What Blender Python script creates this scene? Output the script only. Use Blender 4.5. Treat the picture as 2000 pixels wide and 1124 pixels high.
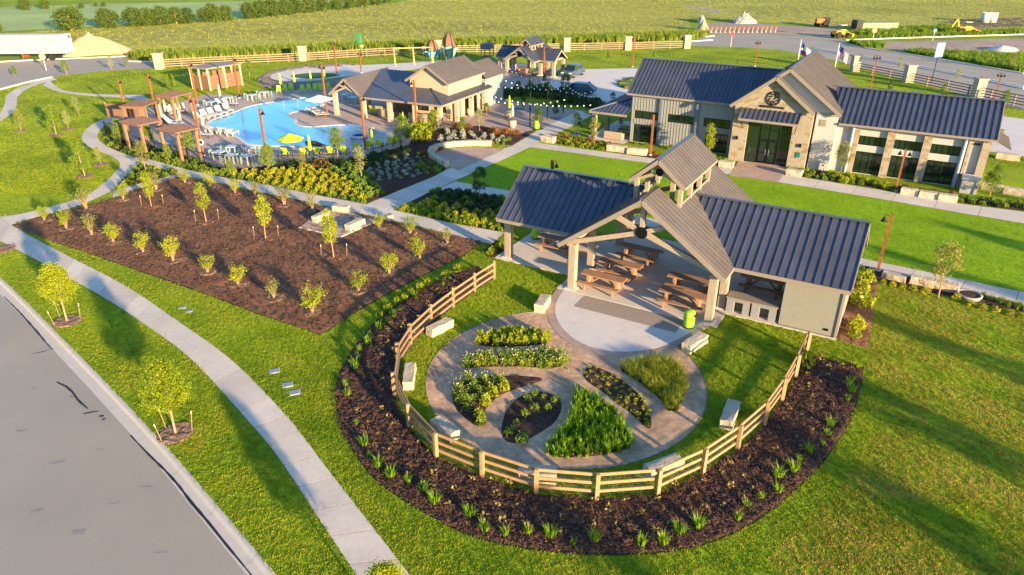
import bpy, bmesh, math, random
import numpy as np
from mathutils import Vector, Matrix
for o in list(bpy.data.objects): bpy.data.objects.remove(o)
SC = bpy.context.scene
COL = SC.collection
R = math.radians
rnd = random.Random(7)
NR = np.random.default_rng(11)
# ---------------------------------------------------------------- camera (drone, 18 m up, 24.8 mm)
CAM_H, F_PX, PITCH = 18.0, 1380.0, R(26.3)
cd = bpy.data.cameras.new('camera'); cam = bpy.data.objects.new('camera', cd); COL.objects.link(cam)
cam.location = (0, 0, CAM_H); cam.rotation_euler = (math.pi / 2 - PITCH, 0, 0)
cd.sensor_width = 36; cd.lens = 36 * F_PX / 2000; cd.clip_start = 0.5; cd.clip_end = 5000
SC.camera = cam
# ---------------------------------------------------------------- sky, sun, exposure
SUN_AZ, SUN_EL = R(142.5), R(10.0)
W = bpy.data.worlds.new('World'); SC.world = W; W.use_nodes = True
wn = W.node_tree.nodes; wl = W.node_tree.links; wn.clear()
sky = wn.new('ShaderNodeTexSky'); sky.sky_type = 'NISHITA'; sky.sun_disc = False
sky.sun_elevation = SUN_EL; sky.sun_rotation = SUN_AZ; sky.altitude = 200; sky.dust_density = .5; sky.ozone_density = 4.0
bg = wn.new('ShaderNodeBackground'); bg.inputs['Strength'].default_value = 0.13
wo = wn.new('ShaderNodeOutputWorld'); wl.new(sky.outputs[0], bg.inputs[0]); wl.new(bg.outputs[0], wo.inputs[0])
ld = bpy.data.lights.new('sun', 'SUN'); ld.energy = 5.0; ld.angle = R(0.9); ld.color = (1.0, 0.73, 0.41)
sun = bpy.data.objects.new('sun', ld); COL.objects.link(sun)
ddir = Vector((-math.sin(SUN_AZ) * math.cos(SUN_EL), -math.cos(SUN_AZ) * math.cos(SUN_EL), -math.sin(SUN_EL)))
sun.rotation_euler = ddir.to_track_quat('-Z', 'Y').to_euler(); sun.location = (30, -40, 40)
SC.view_settings.view_transform = 'Standard'; SC.view_settings.look = 'None'
SC.view_settings.gamma = 1; SC.view_settings.use_curve_mapping = False
SC.view_settings.exposure = 1.85
# ---------------------------------------------------------------- survey: photograph pixel -> point on a level plane
CT, ST = math.cos(PITCH), math.sin(PITCH)
def G(px, py, z=0.0):
    x = (px - 1000) / F_PX; y = -(py - 562) / F_PX
    d = (x, CT + y * ST, -ST + y * CT); t = (z - CAM_H) / d[2]
    return (d[0] * t, d[1] * t, z)
def G2(p, z=0.0): return G(p[0], p[1], z)[:2]
def GP(pts, z=0.0): return [G(p[0], p[1], z)[:2] for p in pts]
def hgt(base, top):
    b = G(*base); x = (top[0] - 1000) / F_PX; y = -(top[1] - 562) / F_PX
    d = (x, CT + y * ST, -ST + y * CT); t = math.hypot(b[0], b[1]) / math.hypot(d[0], d[1]); return CAM_H + d[2] * t
def smooth(pts, n=2, closed=False):
    for _ in range(n):
        q = []; L = len(pts)
        for i in range(L if closed else L - 1):
            a = pts[i]; b = pts[(i + 1) % L]
            q += [(a[0] * .75 + b[0] * .25, a[1] * .75 + b[1] * .25), (a[0] * .25 + b[0] * .75, a[1] * .25 + b[1] * .75)]
        pts = q if closed else [pts[0]] + q + [pts[-1]]
    return pts
# ---------------------------------------------------------------- materials
MATS = {}
def mat(name, col, rough=.8, var=.15, scale=6., bump=0., bscale=None, metal=0., col2=None, detail=6., stretch=None, coord='Object', spec=.3, sss=0., big=0., bigs=.15, trans=0., ov=0.):
    if name in MATS: return MATS[name]
    m = bpy.data.materials.new(name); m.use_nodes = True; n = m.node_tree.nodes; l = m.node_tree.links
    b = n['Principled BSDF']; b.inputs['Roughness'].default_value = rough; b.inputs['Metallic'].default_value = metal
    b.inputs['Specular IOR Level'].default_value = spec
    tc = n.new('ShaderNodeTexCoord') if coord != 'World' else n.new('ShaderNodeNewGeometry')
    co = tc.outputs[coord] if coord != 'World' else tc.outputs['Position']
    if stretch:
        mp = n.new('ShaderNodeMapping'); mp.inputs['Scale'].default_value = stretch; l.new(co, mp.inputs[0]); co = mp.outputs[0]
    t = n.new('ShaderNodeTexNoise'); t.inputs['Scale'].default_value = scale; t.inputs['Detail'].default_value = detail; t.inputs['Roughness'].default_value = .65
    l.new(co, t.inputs['Vector'])
    r = n.new('ShaderNodeValToRGB'); c = Vector(col[:3]); c2 = Vector(col2) if col2 else c * (1 - var)
    c1 = c if col2 else c * (1 + var)
    r.color_ramp.elements[0].position = .32; r.color_ramp.elements[1].position = .68
    r.color_ramp.elements[0].color = (*c2, 1); r.color_ramp.elements[1].color = (*c1, 1)
    l.new(t.outputs['Fac'], r.inputs[0]); out = r.outputs[0]
    if big:
        t2 = n.new('ShaderNodeTexNoise'); t2.inputs['Scale'].default_value = bigs; t2.inputs['Detail'].default_value = 4; l.new(co, t2.inputs['Vector'])
        mr = n.new('ShaderNodeMapRange'); mr.inputs[1].default_value = .3; mr.inputs[2].default_value = .7; mr.inputs[3].default_value = 1 - big; mr.inputs[4].default_value = 1 + big
        l.new(t2.outputs['Fac'], mr.inputs[0]); vm = n.new('ShaderNodeVectorMath'); vm.operation = 'SCALE'; l.new(out, vm.inputs[0]); l.new(mr.outputs[0], vm.inputs['Scale']); out = vm.outputs[0]
    if ov:
        oi = n.new('ShaderNodeObjectInfo'); mo = n.new('ShaderNodeMapRange'); mo.inputs[3].default_value = 1 - ov; mo.inputs[4].default_value = 1 + ov; l.new(oi.outputs['Random'], mo.inputs[0])
        vo = n.new('ShaderNodeVectorMath'); vo.operation = 'SCALE'; l.new(out, vo.inputs[0]); l.new(mo.outputs[0], vo.inputs['Scale']); out = vo.outputs[0]
    l.new(out, b.inputs['Base Color'])
    if bump:
        t3 = n.new('ShaderNodeTexNoise'); t3.inputs['Scale'].default_value = bscale or scale * 3; t3.inputs['Detail'].default_value = 5; l.new(co, t3.inputs['Vector'])
        bp = n.new('ShaderNodeBump'); bp.inputs['Strength'].default_value = 1; bp.inputs['Distance'].default_value = bump; l.new(t3.outputs['Fac'], bp.inputs['Height']); l.new(bp.outputs[0], b.inputs['Normal'])
    if trans:
        tr = n.new('ShaderNodeBsdfTranslucent'); l.new(out, tr.inputs[0]); mx = n.new('ShaderNodeMixShader'); mx.inputs[0].default_value = trans
        l.new(b.outputs[0], mx.inputs[1]); l.new(tr.outputs[0], mx.inputs[2]); l.new(mx.outputs[0], n['Material Output'].inputs[0])
    MATS[name] = m; return m
def leafmat(name, c1, c2, trans=.35, rv=.25):
    """foliage: colour drifts over the plant and from one plant to the next"""
    if name in MATS: return MATS[name]
    m = bpy.data.materials.new(name); m.use_nodes = True; n = m.node_tree.nodes; l = m.node_tree.links
    b = n['Principled BSDF']; b.inputs['Roughness'].default_value = .55; b.inputs['Specular IOR Level'].default_value = .25
    g = n.new('ShaderNodeNewGeometry'); t = n.new('ShaderNodeTexNoise'); t.inputs['Scale'].default_value = 3.5; t.inputs['Detail'].default_value = 3; l.new(g.outputs['Position'], t.inputs['Vector'])
    oi = n.new('ShaderNodeObjectInfo')
    a = n.new('ShaderNodeMath'); a.operation = 'MULTIPLY_ADD'; a.inputs[1].default_value = .5; l.new(oi.outputs['Random'], a.inputs[0])
    a2 = n.new('ShaderNodeMath'); a2.operation = 'MULTIPLY_ADD'; a2.inputs[1].default_value = 1.6; a2.inputs[2].default_value = -.55; l.new(t.outputs['Fac'], a2.inputs[0]); l.new(a2.outputs[0], a.inputs[2])
    r = n.new('ShaderNodeValToRGB'); r.color_ramp.elements[0].color = (*c1, 1); r.color_ramp.elements[1].color = (*c2, 1); l.new(a.outputs[0], r.inputs[0])
    l.new(r.outputs[0], b.inputs['Base Color'])
    tr = n.new('ShaderNodeBsdfTranslucent'); l.new(r.outputs[0], tr.inputs[0]); mx = n.new('ShaderNodeMixShader'); mx.inputs[0].default_value = trans
    l.new(b.outputs[0], mx.inputs[1]); l.new(tr.outputs[0], mx.inputs[2]); l.new(mx.outputs[0], n['Material Output'].inputs[0])
    MATS[name] = m; return m
# ---------------------------------------------------------------- mesh builder
class MB:
    def __init__(s): s.v = []; s.f = []
    def add(s, vs, fs):
        o = len(s.v); s.v += [tuple(map(float, p)) for p in vs]; s.f += [tuple(i + o for i in f) for f in fs]; return s
    def box(s, x0, x1, y0, y1, z0, z1):
        return s.add([(x0, y0, z0), (x1, y0, z0), (x1, y1, z0), (x0, y1, z0), (x0, y0, z1), (x1, y0, z1), (x1, y1, z1), (x0, y1, z1)],
                     [(0, 3, 2, 1), (4, 5, 6, 7), (0, 1, 5, 4), (1, 2, 6, 5), (2, 3, 7, 6), (3, 0, 4, 7)])
    def beam(s, a, b, w, h, up=(0, 0, 1)):
        a = Vector(a); b = Vector(b); d = (b - a).normalized(); u = Vector(up)
        if abs(d.dot(u)) > .98: u = Vector((1, 0, 0)) if abs(d.x) < .9 else Vector((0, 1, 0))
        sd = d.cross(u).normalized() * (w / 2); uu = sd.cross(d).normalized() * (h / 2)
        return s.add([a - sd - uu, a + sd - uu, a + sd + uu, a - sd + uu, b - sd - uu, b + sd - uu, b + sd + uu, b - sd + uu],
                     [(0, 3, 2, 1), (4, 5, 6, 7), (0, 1, 5, 4), (1, 2, 6, 5), (2, 3, 7, 6), (3, 0, 4, 7)])
    def prism(s, poly, z0, z1, bottom=False):
        a = sum(poly[i][0] * poly[(i + 1) % len(poly)][1] - poly[(i + 1) % len(poly)][0] * poly[i][1] for i in range(len(poly)))
        if a < 0: poly = poly[::-1]
        n = len(poly); vs = [(p[0], p[1], z0) for p in poly] + [(p[0], p[1], z1) for p in poly]
        fs = [tuple(range(n, 2 * n))] + [(i, (i + 1) % n, n + (i + 1) % n, n + i) for i in range(n)]
        if bottom: fs.append(tuple(range(n - 1, -1, -1)))
        return s.add(vs, fs)
    def slab(s, pts, nrm, th):
        """thick polygon: pts in 3D, extruded by -nrm*th"""
        n = len(pts); nv = Vector(nrm).normalized() * th; lo = [Vector(p) - nv for p in pts]
        return s.add(list(pts) + lo, [tuple(range(n)), tuple(range(2 * n - 1, n - 1, -1))] + [(i, n + i, n + (i + 1) % n, (i + 1) % n) for i in range(n)])
    def tube(s, pts, rs, n=8, cap=True):
        pts = [Vector(p) for p in pts]
        if not hasattr(rs, '__len__'): rs = [rs] * len(pts)
        o = len(s.v); vs = []; fs = []
        for i, p in enumerate(pts):
            d = (pts[min(i + 1, len(pts) - 1)] - pts[max(i - 1, 0)]).normalized()
            u = d.cross(Vector((0, 0, 1)) if abs(d.z) < .95 else Vector((1, 0, 0))).normalized(); w = d.cross(u)
            for k in range(n):
                a = 2 * math.pi * k / n; vs.append(p + (u * math.cos(a) + w * math.sin(a)) * rs[i])
        for i in range(len(pts) - 1):
            for k in range(n):
                fs.append((i * n + k, i * n + (k + 1) % n, (i + 1) * n + (k + 1) % n, (i + 1) * n + k))
        if cap: fs += [tuple(range(n - 1, -1, -1)), tuple(range((len(pts) - 1) * n, len(pts) * n))]
        return s.add(vs, fs)
    def lathe(s, prof, c=(0, 0, 0), n=14):
        vs = []; fs = []
        for r, z in prof:
            for k in range(n): a = 2 * math.pi * k / n; vs.append((c[0] + r * math.cos(a), c[1] + r * math.sin(a), c[2] + z))
        for i in range(len(prof) - 1):
            for k in range(n): fs.append((i * n + k, i * n + (k + 1) % n, (i + 1) * n + (k + 1) % n, (i + 1) * n + k))
        fs += [tuple(range(n - 1, -1, -1)), tuple(range((len(prof) - 1) * n, len(prof) * n))]
        return s.add(vs, fs)
    def mesh(s, name):
        me = bpy.data.meshes.new(name); me.from_pydata(s.v, [], s.f); me.update(); return me
    def obj(s, name, m, parent=None, smooth=False, bevel=0, loc=None):
        o = bpy.data.objects.new(name, s.mesh(name)); COL.objects.link(o)
        if m: o.data.materials.append(m)
        if parent: o.parent = parent
        if loc: o.location = loc
        if smooth:
            for p in o.data.polygons: p.use_smooth = True
        if bevel:
            md = o.modifiers.new('bevel', 'BEVEL'); md.width = bevel; md.segments = 2; md.limit_method = 'ANGLE'
        return o
def tag(o, label=None, cat=None, group=None, kind=None):
    if label: o['label'] = label
    if cat: o['category'] = cat
    if group: o['group'] = group
    if kind: o['kind'] = kind
    return o
def thing(name, label, cat, loc=(0, 0, 0), rz=0, group=None):
    o = bpy.data.objects.new(name, None); COL.objects.link(o); o.location = loc; o.rotation_euler = (0, 0, rz); o.empty_display_size = .2
    return tag(o, label, cat, group)
def inst(name, me, parent=None, loc=(0, 0, 0), rz=0, sc=1.):
    o = bpy.data.objects.new(name, me); COL.objects.link(o); o.location = loc; o.rotation_euler = (0, 0, rz); o.scale = (sc, sc, sc) if not hasattr(sc, '__len__') else sc
    if parent: o.parent = parent
    return o
def copy_tree(o, parent=None):
    c = o.copy(); COL.objects.link(c)
    if parent: c.parent = parent
    for ch in o.children: copy_tree(ch, c)
    return c
ORD = 'first second third fourth fifth sixth seventh eighth ninth tenth eleventh twelfth thirteenth fourteenth fifteenth sixteenth seventeenth eighteenth nineteenth twentieth'.split()
def struct(name, mb, m, **k): return tag(mb.obj(name, m, **k), kind='structure')
def sheet(name, poly, z, m, th=None, kind='structure', parent=None):
    """flat ground sheet (triangulated n-gon with short sides)"""
    mb = MB(); mb.prism(poly, z - (th or .003), z); o = mb.obj(name, m, parent)
    bm = bmesh.new(); bm.from_mesh(o.data); bmesh.ops.triangulate(bm, faces=[f for f in bm.faces if len(f.verts) > 4]); bm.to_mesh(o.data); bm.free()
    if kind and not parent: tag(o, kind=kind)
    return o
def inpoly(P, poly):
    x, y = P[:, 0], P[:, 1]; r = np.zeros(len(P), bool); n = len(poly)
    for i in range(n):
        x0, y0 = poly[i]; x1, y1 = poly[(i + 1) % n]
        if y0 == y1: continue
        c = ((y0 > y) != (y1 > y)) & (x < (x1 - x0) * (y - y0) / (y1 - y0) + x0); r ^= c
    return r
def polypts(poly, n, rng=NR):
    p = np.array(poly); lo = p.min(0); hi = p.max(0); out = np.zeros((0, 2))
    while len(out) < n:
        q = rng.uniform(lo, hi, (max(200, n * 2), 2)); out = np.vstack([out, q[inpoly(q, poly)]])
    return out[:n]
def area(poly): return abs(sum(poly[i][0] * poly[(i + 1) % len(poly)][1] - poly[(i + 1) % len(poly)][0] * poly[i][1] for i in range(len(poly)))) / 2
def src(me, name, m):
    o = bpy.data.objects.new(name, me)
    if m and not me.materials: me.materials.append(m)
    return o
def scatter(name, label, P, srcs, smin, smax, cat=None, kind='stuff', parent=None, tilt=.15):
    """one object whose points each carry one of the source meshes"""
    col = bpy.data.collections.new(name + '_source')
    for s in srcs: col.objects.link(s)
    P = np.asarray(P, float)
    if P.shape[1] == 2: P = np.c_[P, np.zeros(len(P))]
    me = bpy.data.meshes.new(name); me.vertices.add(len(P)); me.vertices.foreach_set('co', P.astype(np.float32).ravel()); me.update()
    o = bpy.data.objects.new(name, me); COL.objects.link(o)
    ng = bpy.data.node_groups.new(name, 'GeometryNodeTree'); ng.interface.new_socket('Geometry', in_out='INPUT', socket_type='NodeSocketGeometry'); ng.interface.new_socket('Geometry', in_out='OUTPUT', socket_type='NodeSocketGeometry')
    n = ng.nodes; l = ng.links; gi = n.new('NodeGroupInput'); go = n.new('NodeGroupOutput')
    ci = n.new('GeometryNodeCollectionInfo'); ci.inputs[0].default_value = col; ci.inputs['Separate Children'].default_value = True; ci.inputs['Reset Children'].default_value = True
    ip = n.new('GeometryNodeInstanceOnPoints'); ip.inputs['Pick Instance'].default_value = True
    rv = n.new('FunctionNodeRandomValue'); rv.data_type = 'FLOAT_VECTOR'; rv.inputs[0].default_value = (-tilt, -tilt, 0); rv.inputs[1].default_value = (tilt, tilt, 6.283)
    rs = n.new('FunctionNodeRandomValue'); rs.data_type = 'FLOAT'; rs.inputs[2].default_value = smin; rs.inputs[3].default_value = smax; rs.inputs['Seed'].default_value = 5
    l.new(gi.outputs[0], ip.inputs['Points']); l.new(ci.outputs[0], ip.inputs['Instance']); l.new(rv.outputs[0], ip.inputs['Rotation']); l.new(rs.outputs[1], ip.inputs['Scale']); l.new(ip.outputs[0], go.inputs[0])
    md = o.modifiers.new('scatter', 'NODES'); md.node_group = ng
    if parent: o.parent = parent
    return tag(o, label, cat, kind=kind)
from mathutils import noise as mnoise
from mathutils.geometry import delaunay_2d_cdt
# ---------------------------------------------------------------- ground materials
M_field = mat('field_grass', (.31, .295, .055), .95, .28, .55, bump=.15, bscale=1.2, big=.2, bigs=.05, coord='World', spec=.1, stretch=(.22, 1., 1.))
M_meadow = mat('far_meadow', (.30, .35, .10), .95, .25, .05, big=.25, bigs=.012, coord='World', spec=.1)
M_lawn = mat('lawn_soil_grass', (.20, .27, .010), .95, .28, 3., bump=.03, bscale=14, big=.25, bigs=.2, coord='World', spec=.1)
M_turf = mat('turf_grass', (.20, .33, .010), .95, .18, 2.5, bump=.03, bscale=30, big=.1, bigs=.25, coord='World', spec=.1)
M_conc = mat('concrete', (.525, .455, .37), .85, .08, 5., bump=.002, bscale=60, big=.09, bigs=.5, coord='World', spec=.3, ov=.09)
M_conc2 = mat('concrete_pale', (.57, .515, .45), .85, .05, 2., bump=.002, bscale=60, big=.05, bigs=.5, coord='World')
M_joint = mat('concrete_joint', (.07, .06, .05), .95, .1, 5.)
M_stamp = mat('stamped_concrete', (.40, .275, .195), .85, .14, 1.6, bump=.004, bscale=9, big=.12, bigs=.4, coord='World')
M_asph = mat('asphalt', (.305, .268, .215), .9, .14, 30., bump=.008, bscale=60, big=.07, bigs=.22, coord='World')
M_seal = mat('crack_seal', (.018, .018, .022), .6, .2, 5.)
M_gut = mat('gutter_concrete', (.47, .43, .37), .85, .06, 2.5, bump=.002, bscale=50, coord='World')
M_mulch = mat('brown_mulch', (.20, .098, .052), .95, .4, 12., bump=.035, bscale=30, big=.28, bigs=.5, coord='World', spec=.1)
M_dark = mat('dark_mulch', (.062, .036, .026), .95, .6, 9., bump=.05, bscale=22, big=.35, bigs=.6, coord='World', spec=.1)
M_dg = mat('decomposed_granite', (.46, .295, .18), .95, .3, 3.2, bump=.015, bscale=30, big=.28, bigs=.6, coord='World', spec=.15)
M_deck = mat('pool_deck', (.41, .315, .255), .8, .12, .9, bump=.004, bscale=12, big=.12, bigs=.3, coord='World')
M_paver = mat('plaza_paver', (.36, .26, .20), .85, .12, 3., bump=.004, bscale=20, big=.1, bigs=.5, coord='World')
M_dirt = mat('bare_dirt', (.33, .25, .18), .95, .2, .6, bump=.08, bscale=3, big=.2, bigs=.1, coord='World')
M_lime = mat('limestone', (.44, .36, .25), .9, .16, 3., bump=.03, bscale=9, big=.12, bigs=1.2, coord='World')
EXCL = []          # ground polygons that carry no lawn grass
# ---------------------------------------------------------------- wide ground and site lawn
gm = MB(); gm.add([(-2500, -300, -.16), (2500, -300, -.16), (2500, 3000, -.16), (-2500, 3000, -.16)], [(0, 1, 2, 3)])
struct('ground', gm, M_meadow)
curb_px = [(700, 1330), (610, 1214), (540, 1124), (425, 990), (327, 875), (215, 757), (172, 713), (0, 539), (-150, 418), (-420, 235)]
curb = smooth(GP(curb_px), 2)
site = curb + [(-190, 150), (-190, 330), (230, 330), (230, 30), (90, -12), (10, -12)]
sheet('lawn', site, 0, M_lawn, th=.15)
# ---------------------------------------------------------------- street beside the camera: asphalt, gutter, kerb
road = curb + [(-300, 200), (-300, -40), (-20, -40)]
sheet('street', [(x, y) for x, y in road], -.135, M_asph, th=.01)
def resample(pts, step):
    P = np.array(pts, float); d = np.r_[0, np.cumsum(np.hypot(*np.diff(P, axis=0).T))]; n = max(1, int(round(d[-1] / step))); t = np.linspace(0, d[-1], n + 1)
    return np.c_[np.interp(t, d, P[:, 0]), np.interp(t, d, P[:, 1])]
def normals(P):
    T = np.gradient(P, axis=0); T /= np.hypot(*T.T)[:, None]; return np.c_[-T[:, 1], T[:, 0]]
cp = resample(curb, .75); cn = normals(cp)
if np.mean((cp + cn * .5)[:, 0] - cp[:, 0]) > 0: cn = -cn            # towards the street
prof = [(-.02, -.1), (-.02, .012), (.12, .014), (.15, .0), (.22, -.118), (.62, -.128), (.62, -.15)]
kerb = struct('kerb', MB().prism([(x, y) for x, y in cp[:2]] + [tuple(cp[1] + cn[1] * .3), tuple(cp[0] + cn[0] * .3)], -.15, -.14), M_gut)
seg = 4
for i in range(0, len(cp) - seg, seg):
    if cp[i][1] < 5 or cp[i][1] > 60: continue
    mb = MB(); q = cp[i:i + seg + 1].copy(); nn = cn[i:i + seg + 1]; T = q[-1] - q[-2]; T /= np.hypot(*T); q[-1] = q[-1] - T * .012
    for j in range(seg):
        for k in range(len(prof) - 1):
            a, b = prof[k], prof[k + 1]
            A = q[j] + nn[j] * a[0]; B = q[j + 1] + nn[j + 1] * a[0]; C = q[j + 1] + nn[j + 1] * b[0]; D = q[j] + nn[j] * b[0]
            mb.add([(*A, a[1]), (*D, b[1]), (*C, b[1]), (*B, a[1])], [(0, 1, 2, 3)])
    mb.obj('kerb_segment', M_gut, kerb)
def strip(name, pts, w, z, m, jit=0., label=None, kind='structure', parent=None):
    P = resample(pts, .35); N = normals(P); mb = MB(); n = len(P)
    ww = [w * (.35 + .65 * math.sin(math.pi * min(1, max(.08, (i + .6) / n)))) * (1 + jit * rnd.uniform(-.6, .6)) for i in range(n)]
    for i in range(n - 1):
        a, b = P[i] + N[i] * ww[i], P[i] - N[i] * ww[i]; c, d = P[i + 1] - N[i + 1] * ww[i + 1], P[i + 1] + N[i + 1] * ww[i + 1]
        mb.add([(*b, z), (*c, z), (*d, z), (*a, z)], [(0, 1, 2, 3)])
    o = mb.obj(name, m, parent)
    return o if parent else tag(o, label, kind=kind)
cr = [strip('crack_seal', GP(p, -.13), w, -.120, M_seal, .5) for p, w in (
    ([(8, 580), (40, 612), (72, 648), (92, 672), (104, 684)], .05), ([(103, 681), (84, 688), (62, 692)], .02),
    ([(111, 747), (130, 756), (143, 768), (152, 782), (163, 792), (172, 799)], .055), ([(163, 809), (178, 806), (193, 804)], .035),
    ([(255, 851), (292, 890), (325, 922), (350, 950), (372, 980), (408, 1022), (443, 1066), (478, 1108), (500, 1135)], .05),
    ([(194, 814), (203, 813)], .05), ([(199, 821), (207, 818)], .04), ([(136, 776), (146, 775)], .02))]
M_stain = mat('oil_stain', (.235, .205, .18), .8, .2, 9.)
for x, y, w_ in ((60, 760, .05), (95, 905, .09), (30, 840, .06), (210, 985, .05), (140, 1040, .11), (272, 950, .035), (300, 1080, .07), (45, 680, .05), (60, 1000, .08), (180, 880, .03)): strip('oil_stain', GP([(x, y), (x + rnd.uniform(9, 22), y + rnd.uniform(-5, 5)), (x + rnd.uniform(22, 34), y + rnd.uniform(-7, 4))], -.13), w_, -.1325, M_stain, 1.2)
# ---------------------------------------------------------------- bumpy beds
def bumpy(name, poly, z, m, step=.25, amp=.05, nsc=2.2, parent=None, kind='structure', edge=True):
    P = np.array(poly); lo, hi = P.min(0), P.max(0); gx, gy = np.meshgrid(np.arange(lo[0], hi[0], step), np.arange(lo[1], hi[1], step))
    q = np.c_[gx.ravel(), gy.ravel()] + NR.uniform(-.3, .3, (gx.size, 2)) * step; q = q[inpoly(q, poly)]
    bp = resample(list(poly) + [poly[0]], step)[:-1]; nb = len(bp)
    vs = [Vector(p) for p in bp] + [Vector(p) for p in q]
    r = delaunay_2d_cdt(vs, [], [list(range(nb))], 1, 1e-5)
    V = []
    for v, o in zip(r[0], r[3]):
        onb = any(i < nb for i in o) if o else True
        h = mnoise.fractal(Vector((v.x * nsc, v.y * nsc, 0)), .8, 2.2, 4)
        V.append((v.x, v.y, z if onb else z + amp * (.6 + .8 * h)))
    mb = MB(); mb.add(V, r[2]); o = mb.obj(name, m, parent, smooth=False)
    if not parent: tag(o, kind=kind)
    return o
# ---------------------------------------------------------------- paths built slab by slab
def ribbon(name, lpx, rpx, slab, z=.028, m=None, sm=2, px=True, gap=.03):
    L = smooth(GP(lpx) if px else lpx, sm); Rr = smooth(GP(rpx) if px else rpx, sm)
    EXCL.append(L + Rr[::-1])
    base = sheet(name, L + Rr[::-1], z - .007, M_joint, th=.02)
    P = np.array(L); Q = np.array(Rr); mid = (resample(L, 1e-9 + 1) if False else None)
    def par(A): d = np.r_[0, np.cumsum(np.hypot(*np.diff(A, axis=0).T))]; return d / d[-1], d[-1]
    tp, lp = par(P); tq, lq = par(Q); n = max(1, int(round((lp + lq) / 2 / slab)))
    at = lambda A, t, s: np.array([np.interp(s, t, A[:, 0]), np.interp(s, t, A[:, 1])])
    for i in range(n):
        g = gap / ((lp + lq) / 2) / 2; s = np.linspace(i / n + g, (i + 1) / n - g, 4)
        a = [tuple(at(P, tp, x)) for x in s]; b = [tuple(at(Q, tq, x)) for x in s[::-1]]
        MB().prism(a + b, z - .0065, z + rnd.uniform(-.0008, .0008)).obj('slab', m or M_conc, base)
    return base
ribbon('sidewalk', [(770, 1228), (695, 1124), (622, 1012), (542, 890), (500, 840), (475, 812), (375, 700), (302, 647), (210, 585), (82, 514), (0, 471)],
       [(882, 1230), (800, 1124), (712, 1010), (640, 918), (597, 860), (560, 812), (452, 700), (350, 630), (250, 560), (150, 510), (19, 441)], 1.55)
ribbon('loop_path', [(0, 426), (52, 417), (147, 392), (180, 377), (217, 347), (236, 325), (232, 315), (215, 304), (180, 292), (160, 277), (159, 267), (170, 250), (195, 235), (222, 228)],
       [(19, 440), (72, 424), (152, 404), (221, 373), (235, 355), (262, 327), (275, 318), (262, 307), (225, 295), (200, 282), (190, 270), (192, 258), (205, 245), (225, 236)], 2.2, sm=2)
ribbon('link_path', [(221, 374), (250, 366), (347, 340)], [(220, 387), (282, 363), (362, 346)], 2.2, sm=0, z=.024)
ribbon('garden_path', [(262, 307), (300, 314), (345, 327), (425, 346), (500, 357), (607, 380), (715, 400), (767, 411), (875, 436), (985, 455)],
       [(275, 319), (310, 327), (347, 341), (425, 357), (500, 374), (600, 394), (665, 410), (750, 427), (857, 452), (960, 478)], 2.4, z=.026, sm=1)
sheet('path_junction', GP([(-90, 440), (0, 424), (32, 420), (22, 440), (44, 453), (0, 473), (-90, 466)]), .02, M_conc); EXCL.append(GP([(-90, 440), (0, 424), (32, 420), (22, 440), (44, 453), (0, 473), (-90, 466)]))
ribbon('walkway', [(715, 400), (780, 373), (845, 347), (872, 332), (930, 307), (1000, 286), (1057, 252), (1112, 226), (1130, 216)],
       [(767, 411), (825, 383), (890, 353), (925, 338), (965, 320), (1035, 288), (1078, 266), (1130, 240), (1156, 226)], 2.2, z=.02, sm=0)
ribbon('lawn_walk', [(890, 355), (945, 365), (1000, 374), (1300, 433), (1686, 506), (2000, 572), (2100, 593)],
       [(835, 378), (880, 370), (985, 386), (1280, 446), (1680, 519), (2000, 594), (2100, 618)], 2.6, z=.022, sm=0)
ribbon('clubhouse_walk', [(1050, 280), (1265, 309), (1420, 330), (1560, 346), (1700, 369), (1868, 398), (2000, 415), (2100, 428)],
       [(1035, 288), (1265, 319), (1430, 342), (1560, 363), (1700, 386), (1868, 415), (2000, 437), (2100, 455)], 2.8, z=.024, sm=0)
ribbon('entry_walk', [(1443, 314), (1424, 344)], [(1541, 326), (1520, 357)], 2.5, z=.03, sm=0, m=M_stamp)
ribbon('street_path', [(0, 223), (10, 204), (10, 188), (29, 175), (59, 164), (90, 153), (102, 150)], [(0, 238), (24, 222), (34, 207), (32, 191), (48, 177), (67, 167), (110, 156)], 3., sm=2)
ribbon('pool_path', [(96, 157), (109, 170), (131, 180), (176, 184), (224, 186), (280, 186)], [(83, 167), (99, 175), (125, 183), (176, 188), (240, 191), (296, 200)], 3., sm=2, z=.024)
# ---------------------------------------------------------------- central lawn
turf = GP([(892, 355), (1035, 289), (1265, 320), (1430, 343), (1560, 364), (1868, 416), (2000, 438), (2100, 456), (2100, 592), (2000, 571), (1686, 505), (1300, 432), (1000, 373)])
sheet('turf_lawn', turf, .006, M_turf)
# ---------------------------------------------------------------- beds
bed1 = GP([(22, 441), (72, 426), (152, 406), (221, 388), (282, 365), (350, 345), (375, 350), (500, 376), (600, 396), (664, 411), (750, 429), (857, 454), (942, 471), (910, 497), (775, 565), (712, 600), (627, 655), (500, 612), (375, 565), (250, 522), (150, 487), (100, 472)])
bumpy('mulch_bed', bed1, .006, M_mulch, .35, .03, 1.6); EXCL.append(bed1)
ring_out = GP([(935, 522), (900, 530), (832, 560), (750, 612), (715, 650), (690, 684), (666, 724), (658, 752), (657, 790), (661, 825), (690, 882), (740, 945), (815, 992), (880, 1030), (952, 1057), (1065, 1077), (1195, 1085), (1325, 1077), (1425, 1047), (1500, 1002), (1562, 947), (1600, 912), (1650, 842), (1674, 787), (1686, 718)])
post_px = [(965, 545), (927, 570), (885, 600), (842, 634), (802, 673), (778, 712), (770, 772), (799, 835), (852, 894), (942, 931), (1047, 966), (1165, 976), (1284, 967), (1372, 926), (1440, 879), (1493, 831), (1527, 783), (1553, 736), (1574, 690)]
posts = GP(post_px)
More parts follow.
